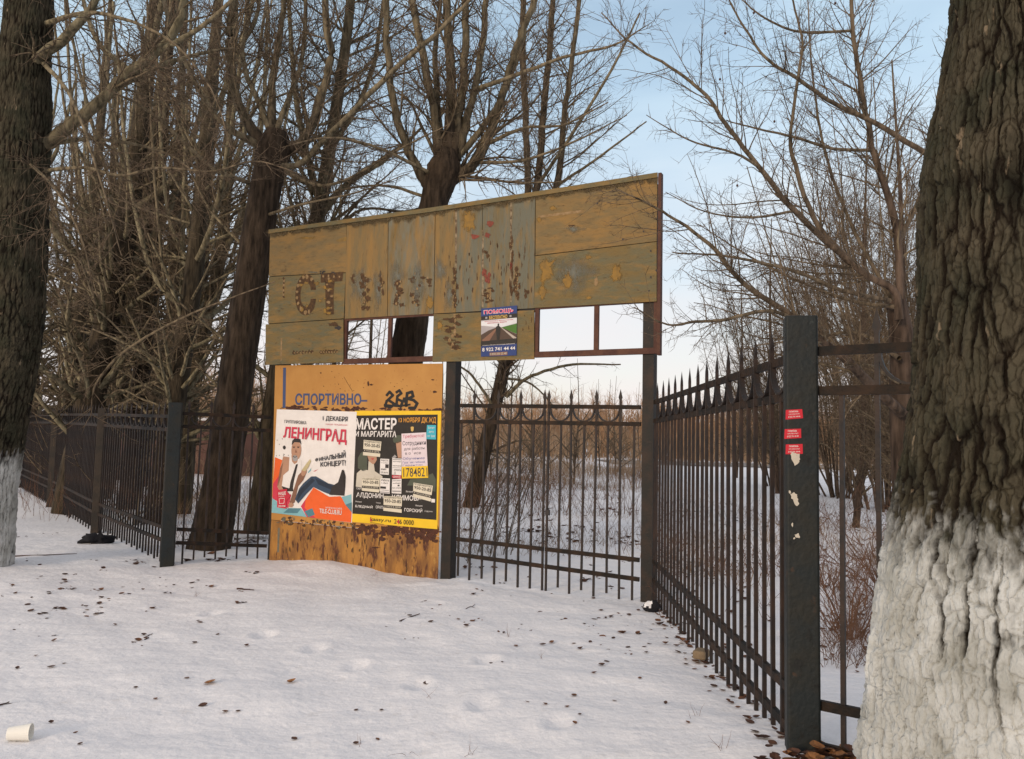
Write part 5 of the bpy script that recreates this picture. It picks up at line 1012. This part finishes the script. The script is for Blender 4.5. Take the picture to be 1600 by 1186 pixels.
# the leaves one can pick out on the clean snow
LL_ = 'small curled brown leaf lying alone on the clean snow in front'
for k, (u, v, s_) in enumerate([(328, 1068, .075), (455, 1067, .06), (317, 1103, .05), (352, 1113, .04), (372, 1112, .03), (460, 1156, .045), (212, 1075, .03), (243, 1093, .03), (292, 1060, .035), (80, 1130, .035), (118, 1145, .025), (125, 1163, .03), (566, 1034, .035), (667, 1068, .06), (590, 1156, .025), (556, 1163, .03), (556, 1110, .03), (596, 1110, .03),
                              (897, 1088, .05), (886, 1105, .03), (824, 1097, .025), (852, 1101, .03), (898, 1131, .03), (906, 1117, .025), (928, 1052, .035), (940, 1040, .05), (948, 1034, .04), (848, 1008, .05), (862, 1005, .05), (806, 1010, .045), (738, 971, .06), (673, 972, .06), (640, 962, .05), (84, 1002, .05), (56, 1025, .03), (100, 1037, .03), (27, 1045, .04), (80, 1043, .05), (48, 955, .06), (180, 977, .055), (150, 960, .06), (136, 953, .04), (304, 1005, .05), (340, 992, .03), (225, 993, .045), (1000, 1060, .03), (1040, 1100, .035), (1075, 1130, .03), (960, 1095, .03), (1010, 1020, .04)]):
    p = gp(u, v); m = MB(); leaf(m, p, s_, rl, 'leafgold' if k in (0, 1) else rl.choice(('leaf', 'leafdark')))
    lab = {0: 'largest tan curled leaf on the snow, standing up with a shadow beside it', 1: 'tan leaf lying to the right of the largest curled leaf', 13: 'slim folded leaf standing on edge by a dent in the snow'}.get(k, LL_)
    props(m.build('fallen_leaf', None, p), lab, 'leaf', 'single leaves on the snow')
def twig(u0, v0, u1, v1, r, label, k=4):
    a, b = gp(u0, v0), gp(u1, v1); rng = np.random.default_rng(abs(int(u0))); pts = np.array([a*(1-t)+b*t for t in np.linspace(0, 1, 7)]); pts[1:-1, :2] += rng.normal(0, .012, (5, 2)); pts[:, 2] += r*.8
    L = [tubes(pts[None], np.linspace(r, r*.4, 7)[None], 5)]; sp = sprout(pts[None], np.full((1, 7), r), k, .2, (25, 60), .3, .6, rng)
    if sp: p2, r2_ = grow(*sp, 4, .1, .0, rng); p2[..., 2] = np.maximum(p2[..., 2], a[2]); L.append(tubes(p2, r2_, 3))
    V, Q, rr_ = cat_(L); props(quadmesh('fallen_twig', V, Q, ['leafdark'], loc=a), label, 'twig', 'twigs on the snow')
twig(625, 972, 656, 960, .008, 'curved dark twig on the snow in front of the orange panel')
twig(370, 921, 397, 923, .010, 'short straight dark twig on the snow left of the orange panel')
twig(226, 1000, 238, 990, .005, 'small slanting twig among the leaves at the left')
twig(728, 952, 742, 944, .004, 'thin twig on the snow before the left gate leaf')
twig(20, 870, 120, 866, .009, 'long dark twig lying on the path beside the left whitewashed tree')
twig(-10, 1107, 14, 1098, .007, 'dark twig at the left end of the clean snow above the paper cup')
def grass_tuft(u, v, n, h, label, name='dry_stalk'):
    p = gp(u, v); rng = np.random.default_rng(int(u+v)); P = np.tile(p, (n, 1))+rng.normal(0, .02, (n, 3))*np.array([1, 1, 0]); D = rng.normal(0, .45, (n, 3)); D[:, 2] = 1
    pts, rad = grow(P, D, rng.uniform(.5, 1, n)*h, np.full(n, .0012), 6, .15, -.06, rng); L = [tubes(pts, rad, 3)]
    V, Q, r = cat_(L); props(quadmesh(name, V, Q, ['weed'], loc=p), label, 'dry grass', 'dry stalks poking through the snow')
for u, v, n, h, lab in ((735, 1180, 4, .11, 'taller dry grass tuft poking through the snow at the bottom edge'), (632, 1175, 2, .20, 'long thin bent stalk rising from the near snow'), (560, 1165, 3, .08, 'short dry stalks just left of the long bent stalk'), (668, 1095, 2, .12, 'pair of dry stalks below the folded leaf'), (585, 900, 6, .14, 'dry grass tuft at the foot of the orange panel'), (308, 932, 4, .16, 'dry stalk among the leaves left of the orange panel'),
                        (845, 1030, 3, .08, 'tiny dry sprig beside the trail of leaves'), (1130, 1170, 5, .12, 'dry sprigs on the near snow left of the fence foot'), (1085, 1120, 4, .10, 'dry sprigs on the snow halfway along the right fence'), (795, 995, 4, .11, 'dry sprigs on the snow before the gate')):
    grass_tuft(u, v, n, h, lab)
# paper cup
p = gp(30, 1157); ax_ = np.array([.97, .22, .03]); ax_ /= np.linalg.norm(ax_); sx = np.cross(ax_, ZU); sx /= np.linalg.norm(sx); up_ = np.cross(sx, ax_)
m = MB(); n = 24; st = [(-.052, .0, 0), (-.052, .031, 0), (.048, .041, 0), (.050, .043, 0), (.053, .043, 0), (.053, .040, 0), (-.044, .029, 0), (-.044, 0, 0)]
ctr = p+np.array([0, 0, .037]); V_ = []; F_ = []
for x, r, _ in st: V_ += [ctr+ax_*x+sx*r*math.cos(t)+up_*r*math.sin(t) for t in np.linspace(0, 2*math.pi, n, endpoint=False)]
for k in range(len(st)-1): F_ += [(k*n+i, k*n+(i+1) % n, (k+1)*n+(i+1) % n, (k+1)*n+i) for i in range(n)]
m.add(V_, F_, 'cup'); props(m.build('paper_cup', None, p), 'cream paper cup lying on its side on the snow', 'cup')
# dark lumps: cloth by the left fence, bag at the corner, brick by the right fence
def lump(name, p, rx, ry, rz, mt, label, cat, seed, amp=.35, rot=0., snow=False):
    n, k = 28, 14; V_, F_ = [], []
    th = np.linspace(0, 2*math.pi, n, endpoint=False); ph = np.linspace(.02, math.pi-.02, k)
    U_ = np.array([(math.sin(b)*math.cos(a), math.sin(b)*math.sin(a), math.cos(b)) for b in ph for a in th]); f = 1+amp*fbm(U_*2.2+seed, 3, seed)+amp*.5*fbm(U_*6+seed, 2, seed+3)
    Vv = U_*f[:, None]*np.array([rx, ry, rz]); c, s_ = math.cos(rot), math.sin(rot); Vv = np.stack([Vv[:, 0]*c-Vv[:, 1]*s_, Vv[:, 0]*s_+Vv[:, 1]*c, Vv[:, 2]], -1)+np.array(p)+np.array([0, 0, rz*.6])
    for b in range(k-1): F_ += [(b*n+i, (b+1)*n+i, (b+1)*n+(i+1) % n, b*n+(i+1) % n) for i in range(n)]
    m = MB(); m.add(Vv, F_, mt); m.smooth = True
    o_ = m.build(name, None, p)
    if snow:
        o_.data.materials.append(M['snow'])
        for pl in o_.data.polygons:
            if pl.normal.z > .45 and pl.center.x < .0: pl.material_index = 1
    return props(o_, label, cat)
lump('black_rag', gp(152, 849), .18, .10, .085, 'cloth', 'crumpled black rag on the snow by the left fence', 'rag', 4, .7, .4)
lump('black_bag', gp(1018, 955), .07, .065, .055, 'cloth', 'small black rubbish bag dusted with snow at the corner post', 'bag', 9, .4, 0, True)
m = MB(); p = gp(1091, 1033); m.box(p+np.array([.02, 0, .05]), np.array([.5, .86, 0]), np.array([-.86, .5, 0]), ZU, (.06, .045, .03), 'brick'); b_ = m.build('brick', None, p); props(b_, 'broken tan brick at the foot of the right fence', 'brick')
bv = b_.modifiers.new('round', 'BEVEL'); bv.width = .012; bv.segments = 2
for k, (u, v) in enumerate(((1268, 1172), (1285, 1176))):
    p = gp(u, v); m = MB(); leaf(m, p+np.array([0, 0, .015]), .10, rl, 'leafgold', .4); props(m.build('fallen_leaf', None, p), ('large tan leaf at the foot of the thick near post', 'second large tan leaf just right of the one at the near post')[k], 'leaf', 'large leaves by the near post')
